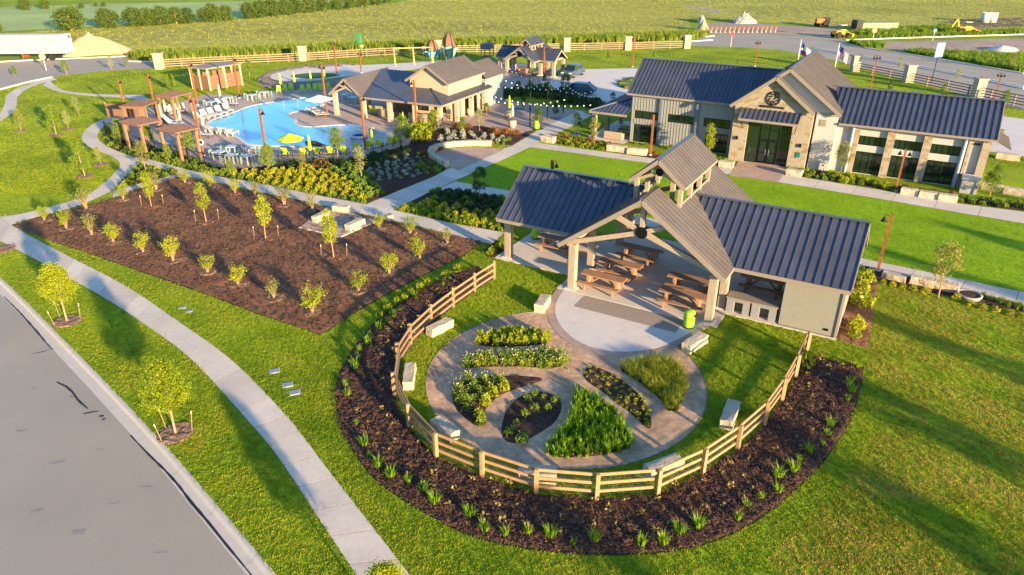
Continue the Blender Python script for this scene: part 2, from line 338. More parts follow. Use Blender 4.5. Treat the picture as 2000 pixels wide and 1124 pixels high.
ring = smooth(ring_out, 2) + [G2((1640, 708)), G2((1590, 697))] + [tuple(p) for p in posts[::-1]]
bumpy('curved_mulch_bed', ring, .008, M_dark, .16, .06, 2.6); EXCL.append(ring)
M_edge = mat('dark_edging', (.012, .010, .009), .9)
strip('bed_edging', smooth(ring_out, 2), .07, .02, M_edge, .3)
strip('bed_edging', [bed1[i] for i in (12, 13, 14, 15, 16)], .05, .02, M_edge, .3); strip('bed_edging', [bed1[i] for i in (16, 17, 18, 19, 20, 21)], .05, .02, M_edge, .3)
# decomposed granite circle
CC, CR = np.array((2.415, 27.22)), 6.34
circ = [(CC[0] + CR * math.cos(a), CC[1] + CR * math.sin(a)) for a in np.linspace(0, 2 * math.pi, 72, endpoint=False)]
bumpy('granite_circle', circ, .008, M_dg, .3, .012, 2.); EXCL.append(circ)
em = MB(); em.tube([(*p, .012) for p in circ] + [(*circ[0], .012)], .018, 5); em.obj('steel_edging', mat('edging_steel', (.2, .17, .14), .7), bpy.data.objects['granite_circle'])
tri = GP([(277, 321), (345, 339), (300, 352), (250, 364), (224, 371), (238, 354), (262, 329)]); bumpy('corner_bed', tri, .006, M_dark, .4, .05); EXCL.append(tri)
bed_pool = GP([(205, 282), (225, 294), (262, 306), (300, 313), (345, 326), (425, 345), (500, 356), (607, 379), (715, 399), (780, 372), (845, 346), (872, 331), (851, 314), (841, 304), (843, 296), (880, 284), (958, 281), (1000, 285), (1052, 252), (1012, 262), (940, 246), (875, 250), (822, 258), (808, 268), (798, 283), (725, 303), (682, 313), (600, 316), (532, 321), (504, 327), (452, 331), (408, 322), (340, 299), (280, 286), (245, 276), (225, 263), (213, 251), (203, 262)])
bumpy('pool_planting_bed', bed_pool, .007, M_dark, .45, .06); EXCL.append(bed_pool)
bed2 = GP([(772, 410), (842, 374), (872, 368), (984, 387), (980, 454), (875, 434)]); bumpy('path_planting_bed', bed2, .007, M_dark, .3, .05); EXCL.append(bed2)
bed3 = GP([(1060, 277), (1085, 266), (1150, 272), (1230, 296), (1290, 303), (1340, 312), (1425, 320), (1415, 328), (1265, 308)]); bumpy('clubhouse_bed', bed3, .007, M_dark, .4, .05); EXCL.append(bed3)
bed4 = GP([(1545, 334), (1575, 332), (1620, 335), (1750, 362), (1880, 384), (2000, 398), (2080, 405), (2080, 424), (2000, 413), (1868, 396), (1700, 367), (1562, 345)]); bumpy('clubhouse_bed', bed4, .007, M_dark, .4, .05); EXCL.append(bed4)
bed5 = GP([(1690, 521), (1760, 537), (1840, 556), (2000, 596), (2100, 620), (2100, 636), (2000, 613), (1840, 577), (1716, 551), (1690, 545)]); bumpy('walkside_bed', bed5, .007, M_dark, .3, .05); EXCL.append(bed5)
bed6 = GP([(1655, 545), (1716, 545), (1696, 681), (1634, 665)]); bumpy('wall_side_bed', bed6, .006, M_mulch, .2, .05); EXCL.append(bed6)
bed7 = GP([(945, 488), (972, 470), (990, 474), (988, 505), (950, 502)]); bumpy('column_bed', bed7, .005, M_dark, .3, .04); EXCL.append(bed7)
pad_node = GP([(585, 446), (664, 465), (735, 434), (668, 411), (640, 405)]); sheet('seating_pad', pad_node, .075, M_stamp, th=.07); EXCL.append(pad_node)
for a, b in ((0, 1), (1, 2)):
    p, q = pad_node[a], pad_node[b]; MB().beam((*p, .06), (*q, .06), .12, .05).obj('pad_edge', M_conc2, bpy.data.objects['seating_pad'])
semi = GP([(871, 324), (850, 311), (847, 300), (870, 292), (920, 288), (962, 289), (985, 293), (930, 318), (895, 334)]); sheet('half_round_patio', semi, .026, M_stamp); EXCL.append(semi)
# garden beds inside the circle
BEDS = {k: smooth(GP(v), 1, True) for k, v in dict(
    A=[(925, 672), (960, 679), (1010, 679), (1076, 672), (1068, 655), (1010, 648), (950, 655)],
    B=[(900, 721), (950, 717), (1020, 717), (1092, 723), (1116, 697), (1050, 690), (980, 692), (915, 702)],
    C=[(880, 752), (886, 795), (908, 818), (935, 838), (942, 810), (965, 780), (1000, 762), (1078, 740), (1000, 734), (930, 736)],
    D=[(1098, 800), (1094, 778), (1060, 764), (1020, 771), (990, 798), (977, 840), (985, 863), (1012, 868), (1050, 850), (1085, 826)],
    E=[(1122, 758), (1155, 772), (1200, 802), (1238, 862), (1225, 881), (1150, 894), (1090, 896), (1060, 882), (1092, 848), (1120, 812)],
    F=[(1152, 711), (1134, 738), (1180, 768), (1240, 815), (1270, 845), (1273, 822), (1266, 798), (1246, 768), (1210, 738)],
    G=[(1202, 720), (1260, 704), (1320, 704), (1338, 740), (1338, 775), (1312, 814), (1286, 775), (1246, 745)]).items()}
for k, p in BEDS.items(): bumpy('garden_bed', p, .022, M_dark, .16, .045, 2.6, parent=bpy.data.objects['granite_circle'])
# ---------------------------------------------------------------- front pad and pavilion floor are laid with the pavilion
# ---------------------------------------------------------------- pool
deck = GP([(213, 250), (222, 229), (255, 222), (300, 208), (350, 200), (400, 185), (470, 186), (530, 178), (650, 172), (760, 175), (880, 190), (990, 196), (1040, 205), (1146, 218), (1112, 227), (1057, 252), (1012, 262), (940, 246), (875, 250), (822, 258), (808, 268), (798, 283), (725, 303), (682, 313), (600, 316), (532, 321), (504, 327), (452, 331), (408, 322), (340, 299), (280, 286), (245, 276), (225, 263)])
sheet('pool_deck', deck, .014, M_deck); EXCL.append(deck)
plaza = GP([(905, 248), (930, 225), (985, 205), (1040, 204), (1146, 217), (1112, 227), (1057, 252), (1012, 262), (940, 246)]); sheet('plaza', plaza, .018, M_paver)
pool = smooth(GP([(400, 243), (413, 235), (457, 220), (487, 207), (553, 197), (600, 190), (652, 190), (648, 199), (610, 213), (570, 220), (560, 226), (581, 232), (574, 241), (588, 248), (612, 249), (640, 246), (680, 244), (715, 246), (745, 258), (742, 270), (714, 289), (678, 287), (640, 291), (595, 287), (543, 286), (496, 285), (478, 281), (467, 271), (452, 263), (420, 257)]), 2, True)
mw = bpy.data.materials.new('pool_water'); mw.use_nodes = True; MATS['pool_water'] = mw
n = mw.node_tree.nodes; l = mw.node_tree.links; b = n['Principled BSDF']; b.inputs['Roughness'].default_value = .05; b.inputs['Specular IOR Level'].default_value = .3
g = n.new('ShaderNodeNewGeometry'); t = n.new('ShaderNodeTexNoise'); t.inputs['Scale'].default_value = .18; t.inputs['Detail'].default_value = 3; l.new(g.outputs['Position'], t.inputs[0])
r = n.new('ShaderNodeValToRGB'); r.color_ramp.elements[0].position = .35; r.color_ramp.elements[1].position = .65; r.color_ramp.elements[0].color = (.03, .31, .47, 1); r.color_ramp.elements[1].color = (.07, .42, .55, 1); l.new(t.outputs[0], r.inputs[0]); l.new(r.outputs[0], b.inputs['Base Color'])
t2 = n.new('ShaderNodeTexNoise'); t2.inputs['Scale'].default_value = 2.5; t2.inputs['Detail'].default_value = 3; l.new(g.outputs['Position'], t2.inputs[0]); bp = n.new('ShaderNodeBump'); bp.inputs['Distance'].default_value = .03; bp.inputs['Strength'].default_value = .6; l.new(t2.outputs[0], bp.inputs['Height']); l.new(bp.outputs[0], b.inputs['Normal'])
sheet('pool_water', pool, .03, mw)
shal = smooth(GP([(665, 246), (700, 243), (745, 256), (780, 262), (760, 276), (735, 290), (700, 300), (655, 294), (640, 288), (660, 270)]), 2, True)
M_wet = mat('wet_beach_entry', (.22, .27, .30), .18, .2, 1.2, bump=.02, bscale=4, big=.2, bigs=.6, coord='World', spec=.5)
sheet('beach_entry', shal, .034, M_wet)
pp = resample(pool + [pool[0]], .9); cop = MB(); pn = normals(pp)
for i in range(len(pp) - 1):
    if inpoly(pp[i:i + 1], shal)[0]: continue
    cop.beam((*pp[i], .035), (*pp[i + 1], .035), .3, .05)
cop.obj('coping', M_conc2, bpy.data.objects['pool_deck'])
ring2 = smooth(GP([(521, 151), (531, 143), (578, 135), (643, 130), (700, 128), (790, 124), (860, 118), (900, 122), (830, 134), (760, 142), (682, 149), (617, 158), (591, 160), (552, 159), (530, 156)]), 2, True)
sheet('splash_pad', ring2, .02, M_conc2); EXCL.append(ring2)
sheet('island_turf', smooth(GP([(559, 150), (591, 144), (630, 142), (676, 147), (617, 155), (590, 153)]), 2, True), .03, mat('island_grass', (.03, .12, .02), .95, .2, 3.))
rock = smooth(GP([(500, 160), (515, 143), (560, 132), (640, 126), (700, 125), (700, 129), (640, 131), (578, 136), (535, 144), (525, 152), (555, 161), (620, 160), (690, 152), (700, 160), (650, 170), (560, 172), (515, 172)]), 1, True)
bumpy('rock_bed', rock, .006, mat('river_rock', (.22, .17, .13), .9, .4, 3., bump=.1, bscale=5), .8, .2, 1.5); EXCL.append(rock)
# ---------------------------------------------------------------- drives and far streets
drive = smooth(GP([(1085, 150), (1110, 138), (1160, 135), (1262, 134), (1275, 150), (1250, 190), (1228, 208), (1180, 205), (1150, 198), (1120, 190), (1082, 174), (1072, 160)]), 1, True); sheet('driveway', drive, .02, M_conc2); EXCL.append(drive)
p2 = GP([(870, 130), (985, 120), (1095, 135), (1080, 152), (1072, 162), (1040, 170), (985, 180), (960, 172), (880, 150)]); sheet('court_paving', p2, .016, M_deck); EXCL.append(p2)
oval = smooth(GP([(1202, 163), (1215, 155), (1245, 152), (1262, 158), (1262, 172), (1235, 176), (1212, 173)]), 2, True); bumpy('drive_island', oval, .03, mat('groundcover', (.10, .13, .02), .95, .4, 2.5, bump=.1, bscale=4), .7, .35, .9)
p3 = GP([(1948, 226), (2080, 244), (2080, 318), (1985, 304), (1930, 296), (1925, 262)]); sheet('side_plaza', p3, .018, M_conc2); EXCL.append(p3)
fr = GP([(-160, 134), (0, 121), (200, 113), (255, 111), (305, 124), (300, 134), (200, 139), (110, 150), (60, 160), (0, 176), (-160, 214)]); sheet('far_street', fr, .012, M_asph); EXCL.append(fr)
kl = M_conc2
def kline(name, px, w=.35, h=.16, m=None):
    P = resample(GP(px), 4.); mb = MB()
    for i in range(len(P) - 1): mb.beam((*P[i], h / 2), (*P[i + 1], h / 2), w, h)
    return struct(name, mb, m or kl)
kline('far_kerb', [(-160, 133), (0, 121.5), (100, 117), (200, 113), (250, 111)]); kline('far_kerb', [(252, 121), (305, 122)]); kline('far_kerb', [(-160, 215), (0, 176), (60, 160), (100, 152)])
xs = GP([(1347, 82), (1392, 68), (1496, 66), (1544, 70), (1645, 77), (1665, 90), (1713, 99), (1795, 110), (1877, 124), (2000, 145), (2140, 172), (2140, 204), (2000, 172), (1856, 141), (1713, 116), (1600, 97), (1713, 119.5), (1856, 144.5), (2000, 175), (2140, 208), (2140, 262), (2000, 216), (1900, 190), (1800, 164), (1700, 139), (1640, 121), (1570, 106), (1512, 97), (1432, 92), (1347, 90)])
sheet('cross_street', xs, .012, M_asph); EXCL.append(xs)
kline('cross_kerb', [(1651, 79), (1780, 74.5), (2000, 68), (2150, 63)], .5); kline('cross_kerb', [(1660, 89), (1713, 99), (1795, 110), (1877, 124), (2000, 145)]); kline('cross_kerb', [(1590, 96.5), (1713, 119), (1856, 144), (2000, 174.5)]); kline('cross_kerb', [(1590, 94), (1713, 116), (1856, 141), (2000, 171)])
kline('cross_kerb', [(1347, 82), (1391, 79)], .5); kline('cross_kerb', [(1376, 73), (1394, 71)], .5)
sheet('dirt_lot', GP([(1350, 60), (1372, 46), (1440, 42), (1520, 50), (1640, 55), (1665, 64), (1645, 75.5), (1544, 69), (1496, 65), (1392, 67)]), .008, M_dirt)
d2 = GP([(1700, 92), (1721, 82), (2000, 75), (2140, 72), (2140, 110), (2000, 100), (1926, 112), (1877, 118), (1795, 105)]); sheet('dirt_lot', d2, .007, M_dirt); EXCL.append(d2)
sheet('dirt_lot', GP([(1830, 44), (1890, 37), (2050, 33), (2050, 50), (1920, 54)]), .012, mat('dark_soil', (.11, .07, .05), .95, .3, 1., coord='World'))
sheet('dirt_track', GP([(1060, 9), (1150, 3), (1260, 1), (1330, 6), (1420, 22), (1400, 27), (1320, 12), (1200, 8)]), .012, M_dirt)
field = GP([(-160, 76), (0, 67), (112, 60), (250, 52), (500, 36), (595, 25), (715, 15), (797, 2), (850, -20), (1330, -20), (1345, 40), (1350, 58), (1388, 70), (1345, 80), (1000, 92), (700, 104), (500, 112), (300, 121), (200, 110), (100, 104), (0, 108), (-160, 118)])
sheet('wheat_field', field, .02, M_field)
field2 = GP([(1335, 36), (1420, 40), (1640, 52), (1720, 58), (1860, 58), (2150, 54), (2150, 5), (1340, -30)]); sheet('rough_field', field2, .006, mat('rough_grass', (.31, .30, .06), .95, .35, .4, bump=.15, bscale=1.5, big=.3, bigs=.04, coord='World', spec=.1))
sheet('golf_fairway', GP([(-160, 66), (-160, 20), (200, 8), (520, 2), (760, -8), (600, 22), (500, 33), (250, 48), (112, 56), (0, 62)]), .006, mat('fairway_grass', (.28, .37, .11), .95, .12, .05, big=.2, bigs=.02, coord='World'))
# ================================================================ building helpers
M_roof = mat('standing_seam_shade_tone', (.092, .103, .132), .38, .10, 1.5, metal=.48, spec=.5, big=.10, bigs=.6, ov=.07)  # blue of the shaded roof slopes is put into this metal's colour
M_roofp = mat('standing_seam_sun_tone', (.125, .110, .102), .45, .09, 1.5, metal=.2, spec=.45, big=.08, bigs=.6, ov=.06)  # same metal again, coloured in the warmer tone of sunlit slopes
M_trim = mat('taupe_trim', (.235, .195, .155), .7, .06, 2.)
M_wood = mat('painted_timber', (.31, .245, .175), .75, .18, 2.5, stretch=(14, 14, 1), bump=.004, bscale=5)
M_cedar = mat('cedar_planks', (.30, .165, .095), .75, .25, 3., stretch=(1, 12, 12), bump=.004, bscale=6)
M_black = mat('black_steel', (.012, .012, .013), .45, .1, 5., metal=.6)
M_rust = mat('rusted_steel', (.26, .085, .032), .75, .3, 6., metal=.2, bump=.003, bscale=20)
M_stucco = mat('tan_stucco', (.225, .215, .175), .9, .05, 4., bump=.004, bscale=60)
M_lgreen = mat('lime_paint', (.26, .50, .02), .4, .06, 3., spec=.5)
def roof(parent, P, breaks, lo, hi, step, m, th=.025, rib=.055, ribw=.04, name='roof_panel', up=None, joined=None):
    """standing-seam roof plane cut into pans: a runs along the eave, b up the slope; P(a,b) -> point"""
    a0, a1 = breaks[0], breaks[-1]; n = max(1, int(round(abs(a1 - a0) / step))); E = 1e-4
    nrm = (Vector(P(a0 + 1, 0)) - Vector(P(a0, 0))).cross(Vector(P(a0, 1)) - Vector(P(a0, 0))).normalized()
    if nrm.z < 0: nrm = -nrm
    for i in range(n):
        s, e = a0 + (a1 - a0) * i / n, a0 + (a1 - a0) * (i + 1) / n
        mids = [x for x in breaks if min(s, e) + E < x < max(s, e) - E]; mids.sort(reverse=s > e)
        A = [s + (e - s) * E] + [y for x in mids for y in (x - (e - s) * E, x + (e - s) * E)] + [e - (e - s) * E]
        pl = [(x, lo(x)) for x in A] + [(x, hi(x)) for x in reversed(A)]
        if max(abs(hi(x) - lo(x)) for x in A) < .03: continue
        pts = [Vector(P(*q)) for q in pl]
        cr = sum(((pts[k] - pts[0]).cross(pts[k + 1] - pts[0]) for k in range(1, len(pts) - 1)), Vector())
        if cr.dot(nrm) < 0: pts = pts[::-1]
        mb = joined or MB(); mb.slab(pts, nrm, th)
        for (xa, fl) in ((A[0], lo(A[0])),) + (((A[-1], 0),) if i == n - 1 else ()):
            h0, h1 = lo(xa), hi(xa)
            if abs(h1 - h0) > .05:
                p, q = Vector(P(xa, h0)) + nrm * rib / 2, Vector(P(xa, h1)) + nrm * rib / 2; mb.beam(p, q, ribw, rib, up=nrm)
        if joined is None: mb.obj(name, m, parent)
def board(parent, a, b, w, h, m=M_trim, name='fascia', up=(0, 0, 1)): return MB().beam(a, b, w, h, up).obj(name, m, parent)
def hub(mb, c, r=.28, t=.16):
    mb.add([(c[0] + r * math.cos(k * math.pi / 4 + .39), c[1] - t / 2, c[2] + r * math.sin(k * math.pi / 4 + .39)) for k in range(8)] + [(c[0] + r * math.cos(k * math.pi / 4 + .39), c[1] + t / 2, c[2] + r * math.sin(k * math.pi / 4 + .39)) for k in range(8)],
           [tuple(range(8)), tuple(range(15, 7, -1))] + [(k, (k + 1) % 8, 8 + (k + 1) % 8, 8 + k)[::-1] for k in range(8)])
def truss(parent, v, hw, ze, zr, m, w=.2, hubr=.28, plate=True):
    """scissor truss with king post and steel hub in the gable at v"""
    zh = ze + (zr - ze) * .42
    for s in (-1, 1):
        MB().beam((s * hw, v, ze - .02), (s * .12, v, zh - .04), w * .8, w * 1.1).obj('truss_strut', m, parent)
        zz = ze + (zr - ze) * .62; MB().beam((s * hw * .36, v, zr - (zr - ze) * .36 - .12), (s * .1, v, zh + .05), w * .8, w).obj('truss_strut', m, parent)
    MB().beam((0, v, zh), (0, v, zr - .08), w, w).obj('king_post', m, parent)
    if plate: h = MB(); hub(h, (0, v, zh), hubr, w * 1.25); h.obj('hub_plate', M_black, parent)
def cross_pavilion(P_, hw, v0, v1, zr, ze, wl, wr, ev0, ev1, wzr, chw, cv0, cv1, czr, cze, step, mR, cols, colw, op=True):
    """P_: root.  main gable along v, wings along u, open cupola astride the ridge"""
    vm = (v0 + v1) / 2; sl = (zr - ze) / hw; wsl = (wzr - ze) / (vm - ev0)
    ou, o0, o1 = chw * .80, cv0 + .3, cv1 - .3
    uv = (zr - wzr) / sl                                             # valley top
    roofm = bpy.data.objects.new('roof', None); COL.objects.link(roofm); roofm.parent = P_
    for s in (-1, 1):
        Pm = lambda a, b, s=s: (s * b, a, zr - sl * abs(b))
        lo = (lambda a: ou if op and o0 < a < o1 else 0.02)
        hi = (lambda a: hw if not ev0 < a < ev1 else (hw + (uv - hw) * min(a - ev0, ev1 - a) / (vm - ev0)))
        roof(roofm, Pm, [v0, ev0, o0, vm, o1, ev1, v1] if ev0 < o0 else [v0, o0, ev0, vm, ev1, o1, v1], lo, hi, step, mR)
        L = wr if s > 0 else wl
        for t in (-1, 1):
            Pw = lambda a, b, s=s, t=t: (s * a, vm + t * b, wzr - wsl * b)
            roof(roofm, Pw, [uv, hw, L], lambda a: .02, lambda a: (vm - ev0) * (1 if a >= hw else (a - uv) / (hw - uv)), step, M_roof)
            board(roofm, (s * hw, vm + t * (vm - ev0 + .02), ze - .12), (s * L, vm + t * (vm - ev0 + .02), ze - .12), .05, .2)
            board(roofm, (s * (L + .02), vm, wzr - .14), (s * (L + .02), vm + t * (vm - ev0), ze - .12), .06, .22)
        board(roofm, (s * uv, vm, wzr + .045), (s * L, vm, wzr + .045), .26, .04, M_roof, 'ridge_cap')
        board(roofm, (s * (hw + .02), v0, ze - .12), (s * (hw + .02), ev0, ze - .12), .05, .2); board(roofm, (s * (hw + .02), ev1, ze - .12), (s * (hw + .02), v1, ze - .12), .05, .2)
        for v in (v0 - .02, v1 + .02): board(roofm, (0, v, zr - .13), (s * hw, v, ze - .13), .07, .24)
    for a, b in ((v0, o0), (o1, v1)): board(roofm, (0, a, zr + .04), (0, b, zr + .04), .28, .04, mR, 'ridge_cap')
    # cupola
    cup = bpy.data.objects.new('cupola', None); COL.objects.link(cup); cup.parent = P_; csl = (czr - cze) / chw
    for s in (-1, 1):
        roof(cup, lambda a, b, s=s: (s * b, a, czr - csl * b), [cv0, cv1], lambda a: .02, lambda a: chw, step, mR)
        for v in (cv0 - .02, cv1 + .02): board(cup, (0, v, czr - .11), (s * chw, v, cze - .11), .06, .2)
        board(cup, (s * (chw + .02), cv0, cze - .08), (s * (chw + .02), cv1, cze - .08), .05, .14)
        n = 4
        for k in range(n):
            v = o0 + .1 + (o1 - o0 - .2) * k / (n - 1); zb = zr - sl * ou - .1
            MB().box(s * ou - .11, s * ou + .11, v - .11, v + .11, zb, czr - csl * ou - .14).obj('post', M_wood, cup)
        MB().beam((s * ou, o0, czr - csl * ou - .24), (s * ou, o1, czr - csl * ou - .24), .14, .2).obj('beam', M_wood, cup)
        board(cup, (s * (ou + .03), o0, zr - sl * ou + .03), (s * (ou + .03), o1, zr - sl * ou + .03), .06, .14, M_trim, 'curb')
    board(cup, (0, cv0, czr + .045), (0, cv1, czr + .045), .3, .04, mR, 'ridge_cap')
    for v in (o0 + .1, o1 - .1): truss(cup, v, ou, cze - .05, czr, M_wood, .14, .22)
    # columns, beams, trusses
    for (u, v) in cols:
        z = ze - .12; c = MB(); c.box(u - colw / 2, u + colw / 2, v - colw / 2, v + colw / 2, .06, z); o = c.obj('column', M_wood, P_, bevel=.02)
        MB().box(u - colw * .8, u + colw * .8, v - colw * .8, v + colw * .8, 0, .09).obj('base_plate', M_conc2, P_)
    hc = max(abs(c[0]) for c in cols if abs(c[0]) < hw)
    for s in (-1, 1): MB().beam((s * hc, v0 + .35, ze - .06), (s * hc, v1 - .35, ze - .06), .22, .28).obj('beam', M_wood, P_)
    for v in (v0 + .45, vm, v1 - .45): truss(P_, v, hc, ze + .05, zr, M_wood, .24, .34)
    for s, L in ((-1, wl), (1, wr)):
        for t in (-1, 1): MB().beam((s * hc, vm + t * (vm - ev0 - .85), ze - .02), (s * (L - .3), vm + t * (vm - ev0 - .85), ze - .02), .2, .26).obj('beam', M_wood, P_)
        MB().beam((s * (L - .5), ev0 + .85, ze - .02), (s * (L - .5), ev1 - .85, ze - .02), .2, .26).obj('beam', M_wood, P_)
# ================================================================ the picnic pavilion
PO, PA = (6.83, 34.29, 0), R(-30)
pav = thing('picnic_pavilion', 'open picnic pavilion with brown metal gable roofs and a raised cupola, beside the circular garden', 'pavilion', PO, PA)
cross_pavilion(pav, 4.6, -.6, 9.54, 6.22, 2.9, 9.6, 10.17, 1.1, 7.84, 5.24, 1.52, 1.48, 7.47, 7.77, 6.5, .41, M_roofp,
               [(-3.95, .05), (3.95, .05), (-4.1, 3.0), (4.1, 2.0), (-4.0, 7.3), (-4.0, 9.1), (4.0, 7.3), (4.0, 9.1), (-9.3, 2.05), (-9.3, 6.9)], .42)
w = MB(); w.box(7.16, 9.93, 1.56, 6.9, .02, 2.82); wl_ = w.obj('wall', M_stucco, pav, bevel=.01)
MB().box(9.86, 9.98, 1.5, 6.96, .02, 2.84).obj('corner_board', M_trim, pav); MB().box(9.35, 9.55, 1.52, 1.565, .3, .42).obj('vent_grille', M_black, pav)
MB().box(7.1, 10.0, 1.5, 7.0, 0, .05).obj('footing', M_gut, pav)
def lp(u, v, z=0): c, s = math.cos(PA), math.sin(PA); return (PO[0] + u * c - v * s, PO[1] + u * s + v * c, z)
fl = MB(); fl.prism([(-10, 1.5), (-4.7, 1.5), (-4.7, -.4), (4.5, -.4), (4.5, 1.35), (7.2, 1.35), (10, 1.35), (10, 7.6), (4.7, 7.6), (4.7, 9.7), (-4.7, 9.7), (-4.7, 7.6), (-10, 7.6)], 0, .05)
flo = fl.obj('pavilion_floor', M_conc); flo.location = PO; flo.rotation_euler = (0, 0, PA); tag(flo, kind='structure')
padp = smooth([(4.45, .9), (3.98, -.9), (3.66, -2.26), (3.15, -3.56), (2.3, -4.82), (1.14, -5.6), (0.07, -5.9), (-1.1, -5.75), (-2.25, -5.13), (-3.25, -4.18), (-4.02, -2.98), (-4.5, -1.6), (-4.66, -.3)], 2)
pad = MB().prism(padp, 0, .028).obj('round_patio', M_paver); pad.location = PO; pad.rotation_euler = (0, 0, PA); tag(pad, kind='structure')
inner = [(u * .91, -.35 + (v + .35) * .91 if v < -.35 else v) for u, v in padp]; MB().prism(inner + [(-4.2, -.42)], .02, .034).obj('concrete_panel', M_conc2, pad)
MB().prism([(-2.9, -1.95), (2.85, -1.95), (2.85, -.45), (-2.9, -.45)], .03, .039).obj('exposed_aggregate_panel', mat('aggregate', (.30, .24, .19), .9, .15, 8., bump=.003, bscale=80), pad)
EXCL.append([lp(u, v)[:2] for u, v in padp + [(-4.7, 1.5), (-10, 1.5), (-10, 7.6), (10, 7.6), (10, 1.4), (4.5, 1.35)]])
# picnic tables
def table_proto(label):
    t = thing('picnic_table', label, 'picnic table', group='picnic tables under the pavilion roof')
    for k in range(4): MB().box(-1.3, 1.3, -.36 + k * .185, -.36 + k * .185 + .17, .70, .76).obj('table_plank', M_cedar, t)
    for s in (-1, 1):
        for k in range(2): MB().box(-1.25, 1.25, s * .78 - .15 + k * .155, s * .78 - .15 + k * .155 + .14, .40, .45).obj('bench_plank', M_cedar, t)
    for s in (-1, 1):
        l = MB(); l.box(s * .85 - .09, s * .85 + .09, -.3, .3, .0, .7); l.obj('leg', M_cedar, t)
        MB().box(s * .85 - .06, s * .85 + .06, -.9, .9, .30, .4).obj('cross_beam', M_cedar, t)
        for q in (-1, 1): MB().box(s * .85 - .05, s * .85 + .05, q * .8 - .06, q * .8 + .06, 0, .3).obj('bench_leg', M_cedar, t)
        MB().beam((s * .8, 0, .12), (s * .15, 0, .68), .07, .09).obj('brace', M_cedar, t)
    return t
tp = None
for (u, v, lab) in ((-2.4, .95, 'cedar picnic table nearest the front left column, closest to the round patio'), (-2.25, 3.1, 'sunlit cedar picnic table, second from the patio on the left side'),
                    (-2.05, 5.8, 'shaded cedar picnic table at the back left under the cupola'), (-7.2, 4.7, 'cedar picnic table under the left roof wing by the lime bin'),
                    (2.0, 3.1, 'cedar picnic table behind the front right one, half in sun'), (2.2, 1.1, 'cedar picnic table nearest the front right column'),
                    (5.6, 5.2, 'dark cedar picnic table in the deep shade of the right roof wing')):
    o = table_proto(lab) if tp is None else copy_tree(tp); tp = tp or o; o['label'] = lab
    o.location = lp(u, v, .05); o.rotation_euler = (0, 0, PA + R(rnd.uniform(-3, 3)))
for k, (u0, u1, lab) in enumerate(((4.42, 5.62, 'grey serving counter with tan top next to the pavilion column'), (5.72, 6.98, 'grey serving counter with tan top against the tan wall'))):
    t = thing('serving_counter', lab, 'counter', lp((u0 + u1) / 2, 1.95, .05), PA, 'serving counters at the pavilion edge'); w = (u1 - u0) / 2
    b = MB(); b.box(-w, -w * .35, -.35, .4, 0, .82).box(w * .42, w, -.35, .4, 0, .82).box(-w * .35, w * .42, .1, .4, 0, .82).box(-w * .35, w * .42, -.35, .1, .66, .82); b.obj('cabinet', mat('grey_stucco', (.22, .22, .21), .85, .06, 5.), t)
    MB().box(-w * .35, w * .42, .02, .09, .02, .66).obj('niche_panel', mat('steel_panel', (.12, .12, .12), .35, .1, 5., metal=.7), t); MB().box(-w - .05, w + .05, -.42, .46, .82, .9).obj('counter_top', M_trim, t, bevel=.01)
def bin_(loc, lab, rz=0):
    t = thing('litter_bin', lab, 'litter bin', loc, rz, 'lime green litter bins')
    MB().lathe([(.25, 0), (.29, .03), (.29, .42), (.285, .43), (.285, .45), (.29, .46), (.29, .82), (.26, .9), (.12, .94), (.02, .95)], n=20).obj('body', M_lgreen, t, smooth=True)
    MB().box(.2, .31, -.1, .1, .66, .78).obj('opening', M_black, t); MB().lathe([(.3, 0), (.3, .05), (.28, .05)], n=20).obj('base_ring', M_black, t)
bin_(lp(3.2, -1.0, .035), 'lime green litter bin on the round patio by the front column', R(-40)); bin_(lp(-9.3, 5.6, .05), 'lime green litter bin under the far left end of the pavilion roof', R(200))
bin_(G(1048, 252, .02), 'lime green litter bin on the plaza beside the walkway, near the string lights')
# back pavilion
bp_ = thing('pavilion', 'small pavilion with crossed metal gables and cupola near the parked cars', 'pavilion', (1.17, 105.8, 0), R(-30))
cross_pavilion(bp_, 2.5, -.5, 7.3, 4.0, 2.3, 4.9, 4.9, 1.4, 5.4, 3.66, 1.0, 1.5, 5.4, 5.05, 4.15, .45, M_roof,
               [(-2.2, 0), (2.2, 0), (-2.2, 6.8), (2.2, 6.8), (-2.2, 2.2), (2.2, 2.2), (2.2, 4.6), (4.5, 1.9), (4.5, 4.9), (-4.5, 1.9), (-4.5, 4.9)], .45)
t = copy_tree(tp); t['label'] = 'small dark picnic table under the distant cupola pavilion'; t['group'] = 'picnic tables under the pavilion roof'; del t['group']; t.location = (1.6, 108.2, .02); t.scale = (.7, .8, 1)
